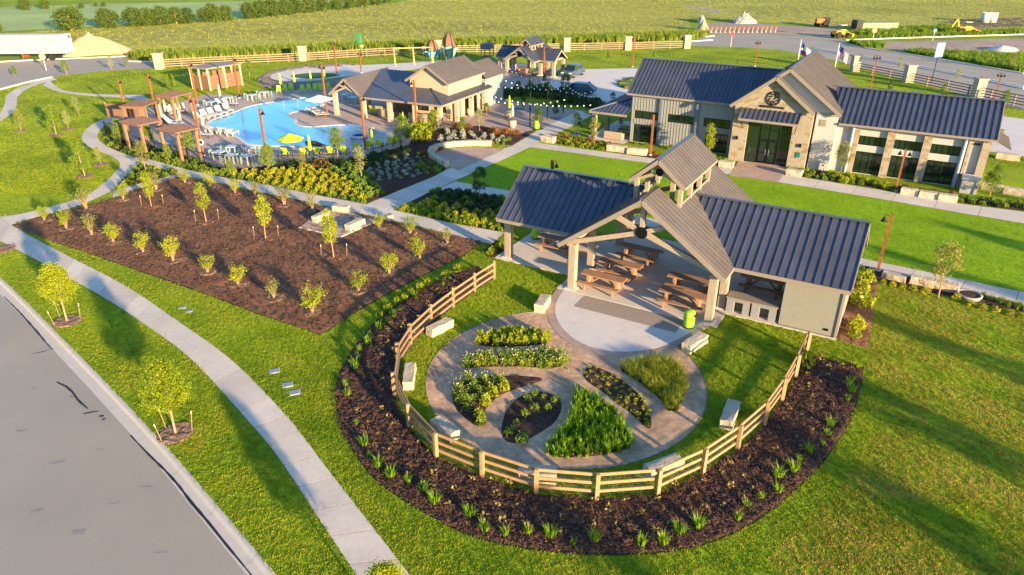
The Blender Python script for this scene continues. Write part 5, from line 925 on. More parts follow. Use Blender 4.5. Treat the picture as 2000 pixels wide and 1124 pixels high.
for b, h, lab, hd in (((1714, 530), 3.62, 'rusty lamp post on the lawn walk at the right end of the pavilion', ((-1, 0),)), ((1749, 374), 3.4, 'rusty lamp post before the right wing windows', two), ((1270, 304), 3.75, 'rusty lamp post before the siding wall', ((-1, 0),)), ((525, 330), 5.2, 'tall rusty lamp post rising before the pool near the fence', ((1, 0),)), ((714, 296), 5.2, 'tall rusty lamp post before the pool house front column', ((1, 0),)),
        ((814, 252), 5.0, 'tall rusty lamp post at the pool house right front', ((-1, 0),)), ((308, 236), 5.0, 'tall rusty lamp post at the far pergola', ((1, 0),)), ((398, 305), 5.3, 'tall rusty lamp post beside the nearest pergola with a life ring', ((-1, 0),)), ((249, 234), 4.4, 'rusty lamp post at the left pergola screen', ((1, 0),)), ((386, 206), 5.0, 'rusty lamp post left of the slatted enclosure', ((1, 0),)), ((468, 192), 5.0, 'rusty lamp post right of the slatted enclosure', ((1, 0),)),
        ((1474, 130), 3.8, 'four headed lamp post behind the clubhouse left wing', four), ((1699, 178), 4.5, 'lamp post with bell shades behind the right wing roof', four), ((1942, 194), 3.2, 'twin bell lamp post at the right picture edge', four), ((1235, 131), 4.5, 'thin lamp post with concrete base by the driveway', ()), ((658, 146), 4.0, 'lamp post behind the splash pad island', ((-1, 0),)), ((706, 143), 3.0, 'lamp post beside the porch ridge of the pool house', two), ((639, 226), 5.6, 'lamp post on the pool peninsula by the white umbrella', two), ((1062, 160), 4.6, 'lamp post in front of the distant pavilion', two)):
    lamp_post(G(*b), h, lab, hd)
lamp_post(G(1079, 316, 3.6), 3.7, 'lamp post whose head shows above the pavilion left wing roof', ((1, 0),), w=.2)
# ================================================================ pool house
HO, HA = (-16.38, 78.91, 0), R(-26)
def lh(u, v, z=0): c, s = math.cos(HA), math.sin(HA); return (HO[0] + u * c - v * s, HO[1] + u * s + v * c, z)
ph = thing('pool_house', 'pool house with hipped metal roof, clerestory gable and an open columned porch', 'building', HO, HA)
prf = bpy.data.objects.new('roof', None); COL.objects.link(prf); prf.parent = ph
M_cream = mat('cream_stucco', (.40, .32, .21), .9, .06, 4.)
for s in (-1, 1): roof(prf, lambda a, b, s=s: (-1.95 + s * b, a, 4.3 - .8 * b), [-.6, 6.4] if s > 0 else [-.6, 8.], lambda a: .02, (lambda a: max(.05, 2.25 * (1 - (a + .5) / 6.9)) if a > -.5 else 2.25) if s > 0 else (lambda a: 2.25), .5, M_roofp)
for s in (-1, 1): board(prf, (-1.95, -.62, 4.15), (-1.95 + s * 2.25, -.62, 2.36), .07, .22)
for v in (-.35,):
    for s in (-1, 1): MB().beam((-1.95 + s * 2, v, 2.5), (-1.95 + s * .1, v, 3.25), .16, .2).obj('truss_strut', M_wood, ph); MB().beam((-1.95 + s * .9, v, 3.45), (-1.95 + s * .1, v, 3.3), .14, .16).obj('truss_strut', M_wood, ph)
    MB().beam((-1.95, v, 3.2), (-1.95, v, 4.2), .16, .16).obj('king_post', M_wood, ph)
fs = lambda b: 2.5 + .26 * b
roof(prf, lambda a, b: (a, -.5 + b, fs(b)), [-1.95, .3, 4.4, 10.4], lambda a: 0 if a > .3 else (.3 - a) / 2.25 * 6.9, lambda a: 6.9 if a <= 4.4 else max(.03, 10.4 - a), .42, M_roof, rib=.04)
roof(prf, lambda a, b: (10.4 - b, a, fs(b)), [-.5, 5.5, 11.], lambda a: 0, lambda a: min(6., max(.03, a + .5)), .42, M_roof, rib=.04)
board(prf, (10.4, -.5, 2.55), (4.4, 5.5, 4.12), .16, .08, M_roof, 'hip_cap'); board(prf, (.3, -.54, 2.4), (10.44, -.54, 2.4), .07, .2); board(prf, (10.44, -.5, 2.4), (10.44, 11., 2.4), .07, .2)
roof(prf, lambda a, b: (a, 6.4 + b, 4.3 - .3 * b), [-1.95, 4.4], lambda a: 0, lambda a: 5.5, .5, M_roof)
for s in (-1, 1): roof(prf, lambda a, b, s=s: (6.8 + s * b, a, 5.85 - .62 * b), [2.4, 10.6], lambda a: .02, lambda a: 2.75, .36, M_roofp if s > 0 else M_roof, rib=.045); board(prf, (6.8, 2.38, 5.72), (6.8 + s * 2.75, 2.38, 4.02), .07, .2); board(prf, (6.8 + s * 2.78, 2.4, 4.05), (6.8 + s * 2.78, 10.6, 4.05), .06, .16)  # one metal: shaded left slope coloured bluer, sunlit right slope warmer
cw = MB(); cw.box(4.4, 9.25, 2.8, 10.4, 2.6, 4.3); cw.add([(4.4, 2.8, 4.3), (9.25, 2.8, 4.3), (6.8, 2.8, 5.7)], [(0, 1, 2)]).add([(4.4, 10.4, 4.3), (9.25, 10.4, 4.3), (6.8, 10.4, 5.7)], [(0, 2, 1)]); cw.obj('clerestory_wall', M_cream, ph)
for u, v in ((-3.9, .05), (0, 0), (3.42, .05), (6.65, .1), (9.7, .2), (9.9, 3.4), (9.9, 6.6), (9.9, 9.8), (-3.9, 6), (0, 6)): MB().box(u - .21, u + .21, v - .21, v + .21, 0, 2.55).obj('column', M_cream, ph)
bw = MB(); bw.box(4.6, 9.3, 2.9, 10.2, 0, 2.7); bw.obj('room_wall', M_cream, ph); MB().box(1.2, 4.6, 4.5, 10, 0, 2.7).obj('room_wall', mat('brown_siding', (.20, .14, .09), .9, .1, 4.), ph)
for a, b_ in ((5.2, 6.6), (7.4, 8.8)): window(ph, a, b_, .9, 2.1, 2.84, 2)
for v in (4.2, 6.2, 8.0): MB().box(9.3, 9.34, v, v + .95, 0, 2.1).obj('door', M_black, ph)
for u0, v0 in ((5.2, .9),): MB().box(u0, u0 + 3.4, v0, v0 + .5, 0, 1.0).obj('bar_counter', M_cream, ph)
wn_ = thing('annexe', 'white walled annexe with blue shaded hip roof behind the pool house', 'building', lh(7.2, 13.4), HA); MB().box(-2.2, 2.2, -2.4, 2.2, 0, 3.3).obj('wall', mat('annexe_white', (.27, .265, .25), .9, .04, 4.), wn_)
for s in (-1, 1): roof(wn_, lambda a, b, s=s: (s * b, a, 4.9 - .62 * b), [-2.6, 2.5], lambda a: .02, lambda a: 2.5, .42, M_roofp if s > 0 else M_roof, rib=.045)  # shade and sun painted as two roof colours, left slope bluish, right warm
window(wn_, -.4, .4, 1.2, 2.2, -2.46, 1)
sofa(lh(-.6, 2.6, .02), HA, 'pale wicker sofa with lime cushions under the pool house porch'); sofa(lh(1.7, 1.9, .02), HA + math.pi, 'second wicker sofa with lime cushions near the pool house column')
# ================================================================ pergolas and slatted enclosure
M_perg = mat('pergola_brown', (.19, .105, .065), .8, .15, 4.)
def pergola(px, lab, z=2.6):
    Q = [np.array(G2(p, z)) for p in px]; c = sum(Q) / 4; d = ((Q[1] - Q[0]) + (Q[2] - Q[3])) / 2; e = ((Q[3] - Q[0]) + (Q[2] - Q[1])) / 2; L_, W_ = np.hypot(*d), np.hypot(*e); L_ = min(max(L_, 2.6), 5.5); W_ = min(max(W_, 2.4), 4.5)
    t = thing('pergola', lab, 'pergola', (c[0], c[1], 0), math.atan2(d[1], d[0]))
    for sx in (-1, 1):
        for sy in (-1, 1): MB().box(sx * (L_ / 2 - .3) - .11, sx * (L_ / 2 - .3) + .11, sy * (W_ / 2 - .3) - .11, sy * (W_ / 2 - .3) + .11, 0, z - .1).obj('post', mat('pergola_post', (.22, .125, .07), .8, .15, 4.), t)
    for sy in (-1, 1): MB().box(-L_ / 2, L_ / 2, sy * (W_ / 2 - .3) - .06, sy * (W_ / 2 - .3) + .06, z - .1, z + .1).obj('beam', M_perg, t)
    n_ = int(L_ / .16)
    for k in range(n_): x = -L_ / 2 + (k + .5) * L_ / n_; MB().box(x - .055, x + .055, -W_ / 2, W_ / 2, z + .1, z + .2).obj('slat', M_perg, t)
    return t
zq = lambda pts, ox=190, oy=160, k=7.692: [(ox + x / k, oy + y / k) for x, y in pts]
pergola(zq([(870, 235), (1060, 258), (1425, 185), (1210, 165)]), 'brown pergola over tan loungers, farthest from the camera'); pergola(zq([(400, 395), (690, 405), (880, 305), (590, 300)]), 'brown pergola with a slatted screen at the left end of the pool'); pergola(zq([(400, 610), (650, 685), (960, 615), (600, 560)]), 'brown pergola, second nearest, above a white bench'); pergola(zq([(910, 725), (1235, 800), (1490, 725), (1200, 660)]), 'brown pergola nearest the camera beside the life ring post')
sc_ = thing('slat_screen', 'low brown slatted screen wall behind the left pergola', 'screen', G(253, 232), R(-8))
for k in range(9): MB().box(-2.6, 2.2, -.03, .03, .1 + k * .17, .24 + k * .17).obj('slat', M_perg, sc_)
for x in (-2.6, 0, 2.2): MB().box(x - .06, x + .06, .03, .13, 0, 1.7).obj('post', M_fence, sc_)
en = thing('slatted_enclosure', 'brown slatted enclosure with a thin flat canopy roof beyond the pool', 'enclosure'); A, B, C_ = (np.array(G2(p)) for p in ((378, 174), (412, 178), (474, 167))); D = A + C_ - B
for a, b in ((A, B), (B, C_), (C_, D), (D, A)):
    for k in range(9): MB().beam((*a, .2 + k * .2), (*b, .2 + k * .2), .05, .17).obj('slat', M_perg, en)
    for t_ in (0, .5): c = a + (b - a) * t_; MB().box(c[0] - .1, c[0] + .1, c[1] - .1, c[1] + .1, 0, 2.75).obj('post', M_cream, en)
MB().prism([tuple(p + (p - (A + C_) / 2) * .12) for p in (A, B, C_, D)], 2.75, 2.9, True).obj('canopy', M_trim, en)
# ================================================================ pool furniture
M_wp = mat('white_plastic', (.50, .48, .45), .5, .03, 3.); M_teal = mat('teal_frame', (.17, .27, .25), .6, .08, 3.); M_limef = mat('lime_fabric', (.42, .55, .02), .8, .06, 4.); M_dfr = mat('dark_frame', (.02, .022, .025), .5); M_greenf = mat('green_plastic', (.30, .46, .05), .6, .08, 4.); M_tan = mat('tan_sling', (.55, .42, .27), .8, .06, 4.); M_cvs = mat('cream_canvas', (.46, .40, .29), .85, .06, 6.)
def lounger(loc, rz, lab, m, fm, grp, s=1.):
    t = thing('lounger', lab, 'lounger', loc, rz, grp); t.scale = (s, s, s); f = MB()
    for y in (-.3, .3): f.beam((-.95, y, .28), (.5, y, .28), .05, .06); f.box(-.85, -.79, y - .025, y + .025, 0, .28); f.box(.4, .46, y - .025, y + .025, 0, .28)
    f.obj('frame', fm, t); MB().box(-.98, .38, -.29, .29, .29, .34).obj('seat', m, t); MB().beam((.36, 0, .31), (.85, 0, .82), .58, .05, up=(-1, 0, 1)).obj('backrest', m, t)
    for y in (-.3, .3): MB().beam((.78, y, .68), (.5, y, .05), .035, .035).obj('prop', fm, t)
def deck_chair(loc, rz, lab, m, fm, grp):
    t = thing('deck_chair', lab, 'chair', loc, rz, grp); MB().beam((-.32, 0, .36), (.2, 0, .27), .52, .05).obj('seat', m, t); MB().beam((.16, 0, .28), (.5, 0, .92), .52, .05, up=(-1, 0, 1)).obj('backrest', m, t)
    for y in (-.29, .29): MB().beam((-.36, y, .52), (.3, y, .52), .07, .03).obj('armrest', fm, t); MB().box(-.34, -.29, y - .025, y + .025, 0, .52).obj('leg', fm, t); MB().beam((.3, y, .5), (.42, y, 0), .045, .045).obj('leg', fm, t)
face = lambda p, q: math.atan2(q[1] - p[1], q[0] - p[0]) + math.pi        # chair front looks at q
pc = np.array(pool).mean(0)
for x, y in ((392, 234), (405, 230), (418, 227), (432, 223), (446, 218)): p = G(x, y, .03); lounger(p, face(p, (pc[0] - 3, pc[1] - 2)), 'white in-pool lounger along the upper left pool edge', M_wp, M_wp, 'white loungers on the upper pool ledge')
for x, y in ((413, 258), (425, 260), (441, 262), (454, 265)): p = G(x, y, .03); lounger(p, face(p, (pc[0] - 4, pc[1] + 6)), 'white in-pool lounger along the lower left pool edge', M_wp, M_wp, 'white loungers on the lower pool ledge')
for x, y in ((545, 183), (557, 181), (569, 178), (591, 181), (604, 180), (616, 179), (626, 178), (641, 177)): p = G(x, y, .02); deck_chair(p, face(p, (p[0] + 2, p[1] - 9)), 'lime green chair in the row along the far pool edge', M_greenf, M_greenf, 'lime chairs along the far pool edge')
for x, y in ((560, 306), (596, 306), (622, 305), (648, 303), (674, 302), (699, 296), (722, 292), (742, 289), (764, 284), (776, 281)): p = G(x, y, .02); deck_chair(p, face(p, (p[0] + 1, p[1] + 9)), 'lime sling chair with dark frame along the near pool terrace', M_limef, M_dfr, 'lime chairs on the near terrace')
for x, y in ((340, 221), (349, 220), (359, 219), (334, 224)): p = G(x, y, .02); lounger(p, face(p, (p[0] + 5, p[1] - 7)), 'tan lounger under the farthest pergola', M_tan, M_dfr, 'tan loungers under the far pergola')
for x, y in ((333, 240), (340, 246), (436, 207), (449, 207), (398, 268)): p = G(x, y, .02); lounger(p, face(p, (p[0] + 9, p[1] - 2)), 'blue-white lounger on the left pool deck', mat('blue_sling', (.42, .50, .58), .8), M_dfr, 'blue-white loungers on the left deck')
for x, y in ((613, 222), (619, 226), (626, 229)): p = G(x, y, .02); lounger(p, R(200), 'grey lounger under the white umbrella on the pool peninsula', mat('grey_sling', (.45, .43, .40), .8), M_dfr, 'grey loungers on the peninsula')
def table_set(loc, rz, lab, grp, bench=True):
    t = thing('patio_table', lab, 'table', loc, rz, grp); MB().box(-.45, .45, -.45, .45, .7, .75).obj('top', mat('pale_blue_top', (.40, .46, .50), .5), t)
    for sx in (-1, 1):
        for sy in (-1, 1): MB().box(sx * .38 - .035, sx * .38 + .035, sy * .38 - .035, sy * .38 + .035, 0, .7).obj('leg', M_cvs, t)
    for a in (.2, math.pi + .1):
        c = thing('patio_chair', 'pale teal patio chair drawn up to a square table by the pool', 'chair', (loc[0] + .78 * math.cos(a + rz), loc[1] + .78 * math.sin(a + rz), loc[2]), a + rz, 'teal patio chairs')
        MB().box(-.2, .2, -.2, .2, .42, .46).obj('seat', M_teal, c); MB().box(.17, .21, -.2, .2, .46, .84).obj('backrest', M_teal, c)
        for sx in (-1, 1):
            for sy in (-1, 1): MB().box(sx * .17 - .02, sx * .17 + .02, sy * .17 - .02, sy * .17 + .02, 0, .42).obj('leg', M_teal, c)
for x, y, lab in ((430, 312, 'square patio table at the left of the near pool terrace'), (453, 318, 'square patio table second from the left on the near terrace'), (484, 320, 'square patio table third from the left on the near terrace'), (455, 301, 'square patio table behind the others near the lower pool edge'), (489, 303, 'square patio table nearest the pool on the near terrace'), (414, 211, 'square patio table left of the white closed umbrella'), (447, 202, 'square patio table right of the white closed umbrella'), (493, 197, 'square patio table by the enclosure end'), (517, 191, 'square patio table left of the lime chairs'), (690, 202, 'square patio table under the pool house porch'), (675, 196, 'square patio table at the porch edge by the pool')): table_set(G(x, y, .02), R(rnd.uniform(-30, 0)), lab, None)
def umbrella(loc, lab, m, h=2.3, closed=True, grp=None, sq=False):
    t = thing('umbrella', lab, 'umbrella', loc, 0, grp); MB().tube([(0, 0, 0), (0, 0, h + .1)], .025, 6).obj('pole', M_dfr, t); MB().lathe([(.3, 0), (.3, .06), (.05, .09)], n=12).obj('base', M_dfr, t)
    if closed: MB().lathe([(.03, h + .05), (.10, h - .25), (.15, h - .8), (.17, h - 1.2), (.13, h - 1.35), (.03, h - 1.35)], n=10).obj('canopy', m, t, smooth=True)
    else:
        k = 4 if sq else 8; o = MB(); rr = 1.5 if sq else 1.15; o.add([(0, 0, h + .05)] + [(rr * math.cos(2 * math.pi * i / k + .4), rr * math.sin(2 * math.pi * i / k + .4), h - .42) for i in range(k)] + [(rr * math.cos(2 * math.pi * i / k + .4), rr * math.sin(2 * math.pi * i / k + .4), h - .55) for i in range(k)], [(0, 1 + i, 1 + (i + 1) % k) for i in range(k)] + [(1 + i, 1 + k + i, 1 + k + (i + 1) % k, 1 + (i + 1) % k) for i in range(k)]); o.obj('canopy', m, t)
        for i in range(k): MB().tube([(0, 0, h - .05), (rr * .97 * math.cos(2 * math.pi * i / k + .4), rr * .97 * math.sin(2 * math.pi * i / k + .4), h - .47)], .012, 4).obj('rib', M_dfr, t)
umbrella(G(573, 313, .02), 'open lime green umbrella over the near pool terrace', M_limef, 2.4, False)
for x, y, lab in ((608, 312, 'closed lime umbrella right of the open one'), (729, 299, 'closed lime umbrella beside the tall lamp post on the terrace'), (789, 262, 'closed lime umbrella behind the twin topped tree'), (550, 178, 'closed lime umbrella at the left of the far chair row'), (577, 175, 'closed lime umbrella second in the far chair row'), (609, 172, 'closed lime umbrella third in the far chair row'), (636, 170, 'closed lime umbrella by the peninsula lamp post'), (995, 226, 'closed lime umbrella on the plaza')): umbrella(G(x, y, .02), lab, M_limef, 2.2)
for x, y, lab in ((318, 243, 'closed cream umbrella at the left pool deck, lower one'), (327, 233, 'closed cream umbrella at the left pool deck, upper one'), (355, 251, 'closed cream umbrella between the pergola and pool ledge'), (400, 262, 'closed cream umbrella at the lower pool ledge'), (432, 201, 'closed cream umbrella before the slatted enclosure'), (919, 221, 'closed cream umbrella in a planter pot on the plaza'), (1001, 243, 'closed cream umbrella beside the lime one on the plaza')): umbrella(G(x, y, .02), lab, M_cvs, 2.2)
umbrella(G(627, 227, .02), 'open white square umbrella on the pool peninsula', mat('white_canvas', (.55, .53, .50), .8), 2.3, False, None, True)
for x, y, lab in ((919, 226, 'pale round plaza pot under the left cream umbrella'), (1001, 250, 'pale round plaza pot nearest the rust hedge'), (993, 231, 'grey plaza pot under the lime umbrella')): t = thing('planter_pot', lab, 'pot', G(x, y, .02)); MB().lathe([(.28, 0), (.42, .35), (.40, .75), (.33, .78)], n=14).obj('pot', M_cream, t, smooth=True); MB().lathe([(.33, .76), (.05, .76)], n=14).obj('soil', M_dark, t)
t = thing('float_ring', 'blue and white float ring lying on the beach entry', 'float ring', G(701, 268, .06)); MB().tube([(.75 * math.cos(a), .75 * math.sin(a), .1) for a in np.linspace(0, 2 * math.pi, 25)], .14, 8).obj('ring', M_wp, t, smooth=True); MB().tube([(.52 * math.cos(a), .52 * math.sin(a), .13) for a in np.linspace(0, 2 * math.pi, 25)], .09, 8).obj('inner_ring', mat('blue_vinyl', (.03, .12, .35), .4), t, smooth=True)
t = thing('log', 'brown driftwood log at the near pool edge', 'log', (0, 0, 0)); MB().tube([(*G2((598, 282)), .18), (*G2((615, 285)), .25), (*G2((640, 290)), .14)], [.14, .24, .1], 9).obj('trunk', mat('wet_log', (.12, .06, .035), .7, .3, 6.), t, smooth=True)
t = thing('life_ring', 'white life ring hanging on the tall lamp post by the nearest pergola', 'life ring', G(398, 306, .0)); MB().tube([(.24 * math.cos(a), -.12, 1.35 + .24 * math.sin(a)) for a in np.linspace(0, 2 * math.pi, 21)], .07, 8).obj('ring', M_wp, t, smooth=True); MB().box(-.03, .03, -.1, 0, 1.3, 1.4).obj('hook', M_black, t)
# pool fence
pf = thing('pool_fence', 'thin black metal picket fence around the near side of the pool terrace', 'fence')
fp = resample(smooth(GP([(208, 262), (225, 270), (262, 291), (300, 302), (350, 313), (401, 326), (431, 331), (467, 335), (508, 333), (553, 331), (600, 329), (648, 330), (690, 324), (733, 315), (769, 307), (800, 294), (824, 283), (850, 264), (870, 253), (905, 251)]), 1), 2.4); pk = MB()
for i, p in enumerate(fp):
    MB().box(p[0] - .03, p[0] + .03, p[1] - .03, p[1] + .03, 0, 1.35).obj('post', M_black, pf)
    if i:
        a, b = fp[i - 1], p
        for z in (.15, 1.2): MB().beam((*a, z), (*b, z), .03, .035).obj('rail', M_black, pf)
        for k in range(1, 18): c = a + (b - a) * k / 18; pk.beam((*c, .15), (*c, 1.28), .012, .012)
tag(pk.obj('pickets', M_black, pf), kind='stuff')
for v in (0, 1, 2, 3): pass
# ================================================================ ranch fences far off
M_pil = mat('pillar_stone', (.38, .32, .22), .9, .15, 3.); M_rail = mat('tan_rail', (.26, .185, .12), .8, .12, 3.); M_dkr = mat('dark_rail', (.09, .05, .035), .8)  # tan is the pale rails' own colour
def far_fence(px, pil, lab, mr, mp_, hp, hr=1.3, rails=4, pitch=3.2):
    f = thing('ranch_fence', lab, 'fence'); P = resample(GP(px), pitch)
    for i, p in enumerate(P):
        MB().box(p[0] - .07, p[0] + .07, p[1] - .07, p[1] + .07, 0, hr).obj('post', mp_, f)
        if i:
            for k in range(rails): z = .25 + k * (hr - .3) / (rails - 1); MB().beam((*P[i - 1], z), (*p, z), .06, .14 if mr is M_rail else .1).obj('rail', mr, f)
    for x, y in pil: p = G(x, y); q = MB(); q.box(-.55, .55, -.55, .55, 0, hp).box(-.65, .65, -.65, .65, hp, hp + .15); q.obj('pillar', M_pil, f, loc=p)
far_fence([(312, 134), (420, 128), (592, 120), (730, 111), (857, 105), (985, 103), (1107, 100), (1227, 98), (1341, 95)], [(313, 135), (593, 119), (857, 106), (1107, 101), (1226, 98), (1341, 95)], 'long pale rail fence with stone pillars below the wheat field', M_rail, M_rail, 2.2)
far_fence([(1670, 140), (1772, 161), (1907, 190), (2080, 228)], [(1668, 140), (1772, 161), (1907, 190)], 'dark rail fence with pale posts and pillars behind the clubhouse right wing', M_dkr, M_rail, 2.2)
# ================================================================ string lights and plaza poles
sl = thing('string_lights', 'rows of white festoon bulbs strung across the plaza on black poles', 'string lights'); pole_px = [((1035, 248), 3.6), ((1069, 234), 3.2), ((1100, 222), 3.0), ((1096, 205), 3.0), ((1035, 215), 4.0)]
for b, h in pole_px: p = G(*b); MB().tube([(p[0], p[1], 0), (p[0], p[1], h)], .06, 8).obj('pole', M_black, sl)
bul = MB(); wi = MB()
for (a, za), (b, zb) in ((((938, 232), 2.4), ((1100, 250), 3.0)), (((938, 225), 2.6), ((1150, 262), 3.0)), (((950, 215), 3.0), ((1096, 207), 3.0)), (((978, 205), 3.2), ((1100, 224), 3.0)), (((1096, 207), 3.0), ((1165, 240), 2.9)), (((1000, 190), 3.2), ((1096, 205), 3.0)), (((1060, 215), 3.2), ((1152, 228), 2.8))):
    A, B = np.array(G(*a)) + [0, 0, za], np.array(G(*b)) + [0, 0, zb]; n_ = int(np.linalg.norm(B - A) / .75); prev = None
    for k in range(n_ + 1):
        t_ = k / n_; c = A + (B - A) * t_; c[2] -= .6 * 4 * t_ * (1 - t_)
        if prev is not None: wi.beam(prev, c, .015, .015)
        prev = c; bul.lathe([(.02, -.02), (.07, -.07), (.07, -.13), (.02, -.17)], tuple(c), 6)
wi.obj('wire', M_black, sl); tag(bul.obj('bulbs', mat('white_bulb', (.85, .83, .78), .4), sl), kind='stuff')
# ================================================================ vehicles and person
def car(loc, rz, lab, col, name, L_=4.6, W_=1.86, H_=1.66, suv=True):
    t = thing(name, lab, 'car', loc, rz); m = mat(name + '_paint_%d' % int(col[2] * 99), col, .35, .03, 2., metal=0., spec=.5); z0 = .32; hb = .92; hw = W_ / 2; x0, x1 = -L_ / 2, L_ / 2
    prof = [(x0, .42), (x0 + .05, hb - .05), (x0 + .15, hb + .02), (x0 + 1.15, hb + .08), (x1 - .12, hb + .06), (x1 - .02, hb - .1), (x1, .45), (x1 - .1, z0), (x0 + .1, z0)]
    def loft(pr, w0, w1, zb, zt):
        mb = MB(); n_ = len(pr); f = lambda z: w0 + (w1 - w0) * max(0, min(1, (z - zb) / (zt - zb)))
        mb.add([(x, -f(z), z) for x, z in pr] + [(x, f(z), z) for x, z in pr], [tuple(range(n_)), tuple(range(2 * n_ - 1, n_ - 1, -1))] + [(i, n_ + i, n_ + (i + 1) % n_, (i + 1) % n_) for i in range(n_)]); return mb
    loft(prof, hw, hw * .94, .6, hb).obj('body', m, t, bevel=.06)
    cab = [(x0 + 1.1, hb + .05), (x0 + 1.75, H_ - .04), (x0 + 2.2, H_), (x1 - .9, H_ - .03), (x1 - .18, hb + .05)]; loft(cab, hw * .93, hw * .74, hb, H_).obj('cabin', m, t, bevel=.05)
    g1 = [(x0 + 1.2, hb + .1), (x0 + 1.8, H_ - .12), (x1 - 1.0, H_ - .13), (x1 - .42, hb + .1)]; loft(g1, hw * .945, hw * .79, hb, H_).obj('side_window', M_glass, t)
    mb = MB(); a = .80; mb.add([(x0 + 1.1, -hw * .8, hb + .09), (x0 + 1.1, hw * .8, hb + .09), (x0 + 1.70, hw * .68, H_ - .1), (x0 + 1.70, -hw * .68, H_ - .1)], [(3, 2, 1, 0)]); mb.v = [(x - .02, y, z + .01) for x, y, z in mb.v]; mb.obj('windscreen', M_glass, t)
    for sx in (x0 + .88, x1 - .92):
        for s in (-1, 1):
            w_ = MB(); w_.tube([(sx, s * (hw - .2), .34), (sx, s * (hw + .01), .34)], .34, 16); o = w_.obj('wheel', mat('tyre', (.015, .015, .016), .8), t); MB().tube([(sx, s * (hw - .02), .34), (sx, s * (hw + .025), .34)], .2, 10).obj('rim', mat('alloy', (.45, .45, .46), .3, metal=.8), o)
    for s in (-1, 1): MB().box(x0 - .01, x0 + .08, s * .62 - .2, s * .62 + .2, .66, .82).obj('headlight', mat('lamp_lens', (.7, .7, .68), .15), t); MB().box(x1 - .07, x1 + .012, s * .7 - .1, s * .7 + .1, .7, .9).obj('tail_light', mat('red_lens', (.3, .01, .01), .3), t); MB().box(x0 + 1.5, x0 + 1.62, s * (hw + .02) - .1, s * (hw + .02) + .1, hb + .08, hb + .22).obj('mirror', m, t)
    MB().box(x0 - .015, x0 + .05, -.4, .4, .5, .7).obj('grille', M_black, t)
car(G(1119, 149, .02), R(60), 'silver-blue car parked beside the distant pavilion', (.045, .075, .11), 'parked_car'); car(G(1128, 184, .02), R(-22), 'dark blue car half hidden behind the hedge by the driveway', (.02, .05, .09), 'parked_car', H_=1.5)
def person(loc, rz, lab):
    t = thing('person', lab, 'person', loc, rz); me = bpy.data.meshes.new('body')
    J = [(0, 0, .95), (0, 0, 1.2), (0, 0, 1.42), (0, 0, 1.5), (.01, 0, 1.62), (-.18, 0, 1.38), (-.25, .02, 1.12), (-.24, -.06, .88), (.18, 0, 1.38), (.25, .02, 1.12), (.24, -.06, .88), (-.1, 0, .9), (-.11, -.08, .5), (-.11, .06, .08), (-.11, -.08, .04), (.1, 0, .9), (.11, .1, .5), (.11, .04, .08), (.11, -.1, .04)]
    E_ = [(0, 1), (1, 2), (2, 3), (3, 4), (2, 5), (5, 6), (6, 7), (2, 8), (8, 9), (9, 10), (0, 11), (11, 12), (12, 13), (13, 14), (0, 15), (15, 16), (16, 17), (17, 18)]
    me.from_pydata(J, E_, []); o = bpy.data.objects.new('body', me); COL.objects.link(o); o.parent = t; o.modifiers.new('skin', 'SKIN'); o.modifiers.new('sub', 'SUBSURF').levels = 2; o.modifiers['sub'].render_levels = 2
    rr = [.15, .14, .15, .06, .105, .07, .05, .04, .07, .05, .04, .1, .065, .045, .04, .1, .065, .045, .04]
    for v, r_ in zip(me.skin_vertices[0].data, rr): v.radius = (r_, r_ * .8 if r_ > .12 else r_)
    me.skin_vertices[0].data[0].use_root = True; me.materials.append(mat('skin', (.42, .26, .18), .6))
    MB().lathe([(.19, .93), (.18, 1.1), (.2, 1.3), (.2, 1.4), (.1, 1.46)], n=14).obj('shirt', mat('grey_blue_shirt', (.22, .26, .33), .9), t, smooth=True); MB().lathe([(.2, .52), (.21, .7), (.2, .96)], n=14).obj('shorts', mat('dark_shorts', (.05, .06, .09), .9), t, smooth=True); MB().lathe([(.11, 1.6), (.122, 1.66), (.09, 1.74), (.02, 1.765)], (0, .01, 0), 12).obj('hair', mat('hair', (.04, .025, .018), .7), t, smooth=True)
person(G(1150, 187, .02), R(30), 'person in a grey-blue shirt and dark shorts walking on the driveway')
# trailer, heaps, machines
tr = thing('trailer', 'long white box trailer parked by the far street at the left edge', 'trailer', G(40, 117), R(3.0)); MB().box(-16, 8.2, -1.3, 1.3, 1.1, 4.0).obj('box', mat('trailer_white', (.42, .39, .30), .6, .04, .5), tr, bevel=.05); MB().box(8.2, 8.35, -1.3, 1.3, 1.1, 4.0).obj('rear_frame', M_conc2, tr); MB().box(8.36, 8.4, .5, .95, 3.3, 3.7).obj('placard', M_black, tr)
for x in (4.5, 5.8, -9, -10.3):
    for s in (-1, 1): MB().tube([(x, s * .95, .5), (x, s * 1.25, .5)], .5, 14).obj('wheel', MATS['tyre'], tr)
for x in (1.0,): MB().box(x, x + .15, -1, 1, .3, 1.1).obj('landing_leg', M_rust, tr)
def heap(px, h, lab, m, name='dirt_heap', pw=1.3, amp=.25):
    poly = smooth(GP(px), 2, True); P = np.array(poly); c = P.mean(0); rings = 7; mb = MB(); n_ = len(poly); V = []
    for k in range(rings + 1):
        t_ = k / rings
        for p in P: q = p + (c - p) * t_; V.append((q[0], q[1], h * (t_ ** pw) * (1 + amp * mnoise.noise(Vector((q[0] * .5, q[1] * .5, k)))) if k else 0))
    F_ = [(k * n_ + i, k * n_ + (i + 1) % n_, (k + 1) * n_ + (i + 1) % n_, (k + 1) * n_ + i) for k in range(rings) for i in range(n_)]; mb.add(V, F_); return tag(mb.obj(name, m, smooth=True), lab, 'heap')
M_sand = mat('sand', (.42, .30, .15), .95, .12, 1., bump=.1, bscale=2, coord='World')
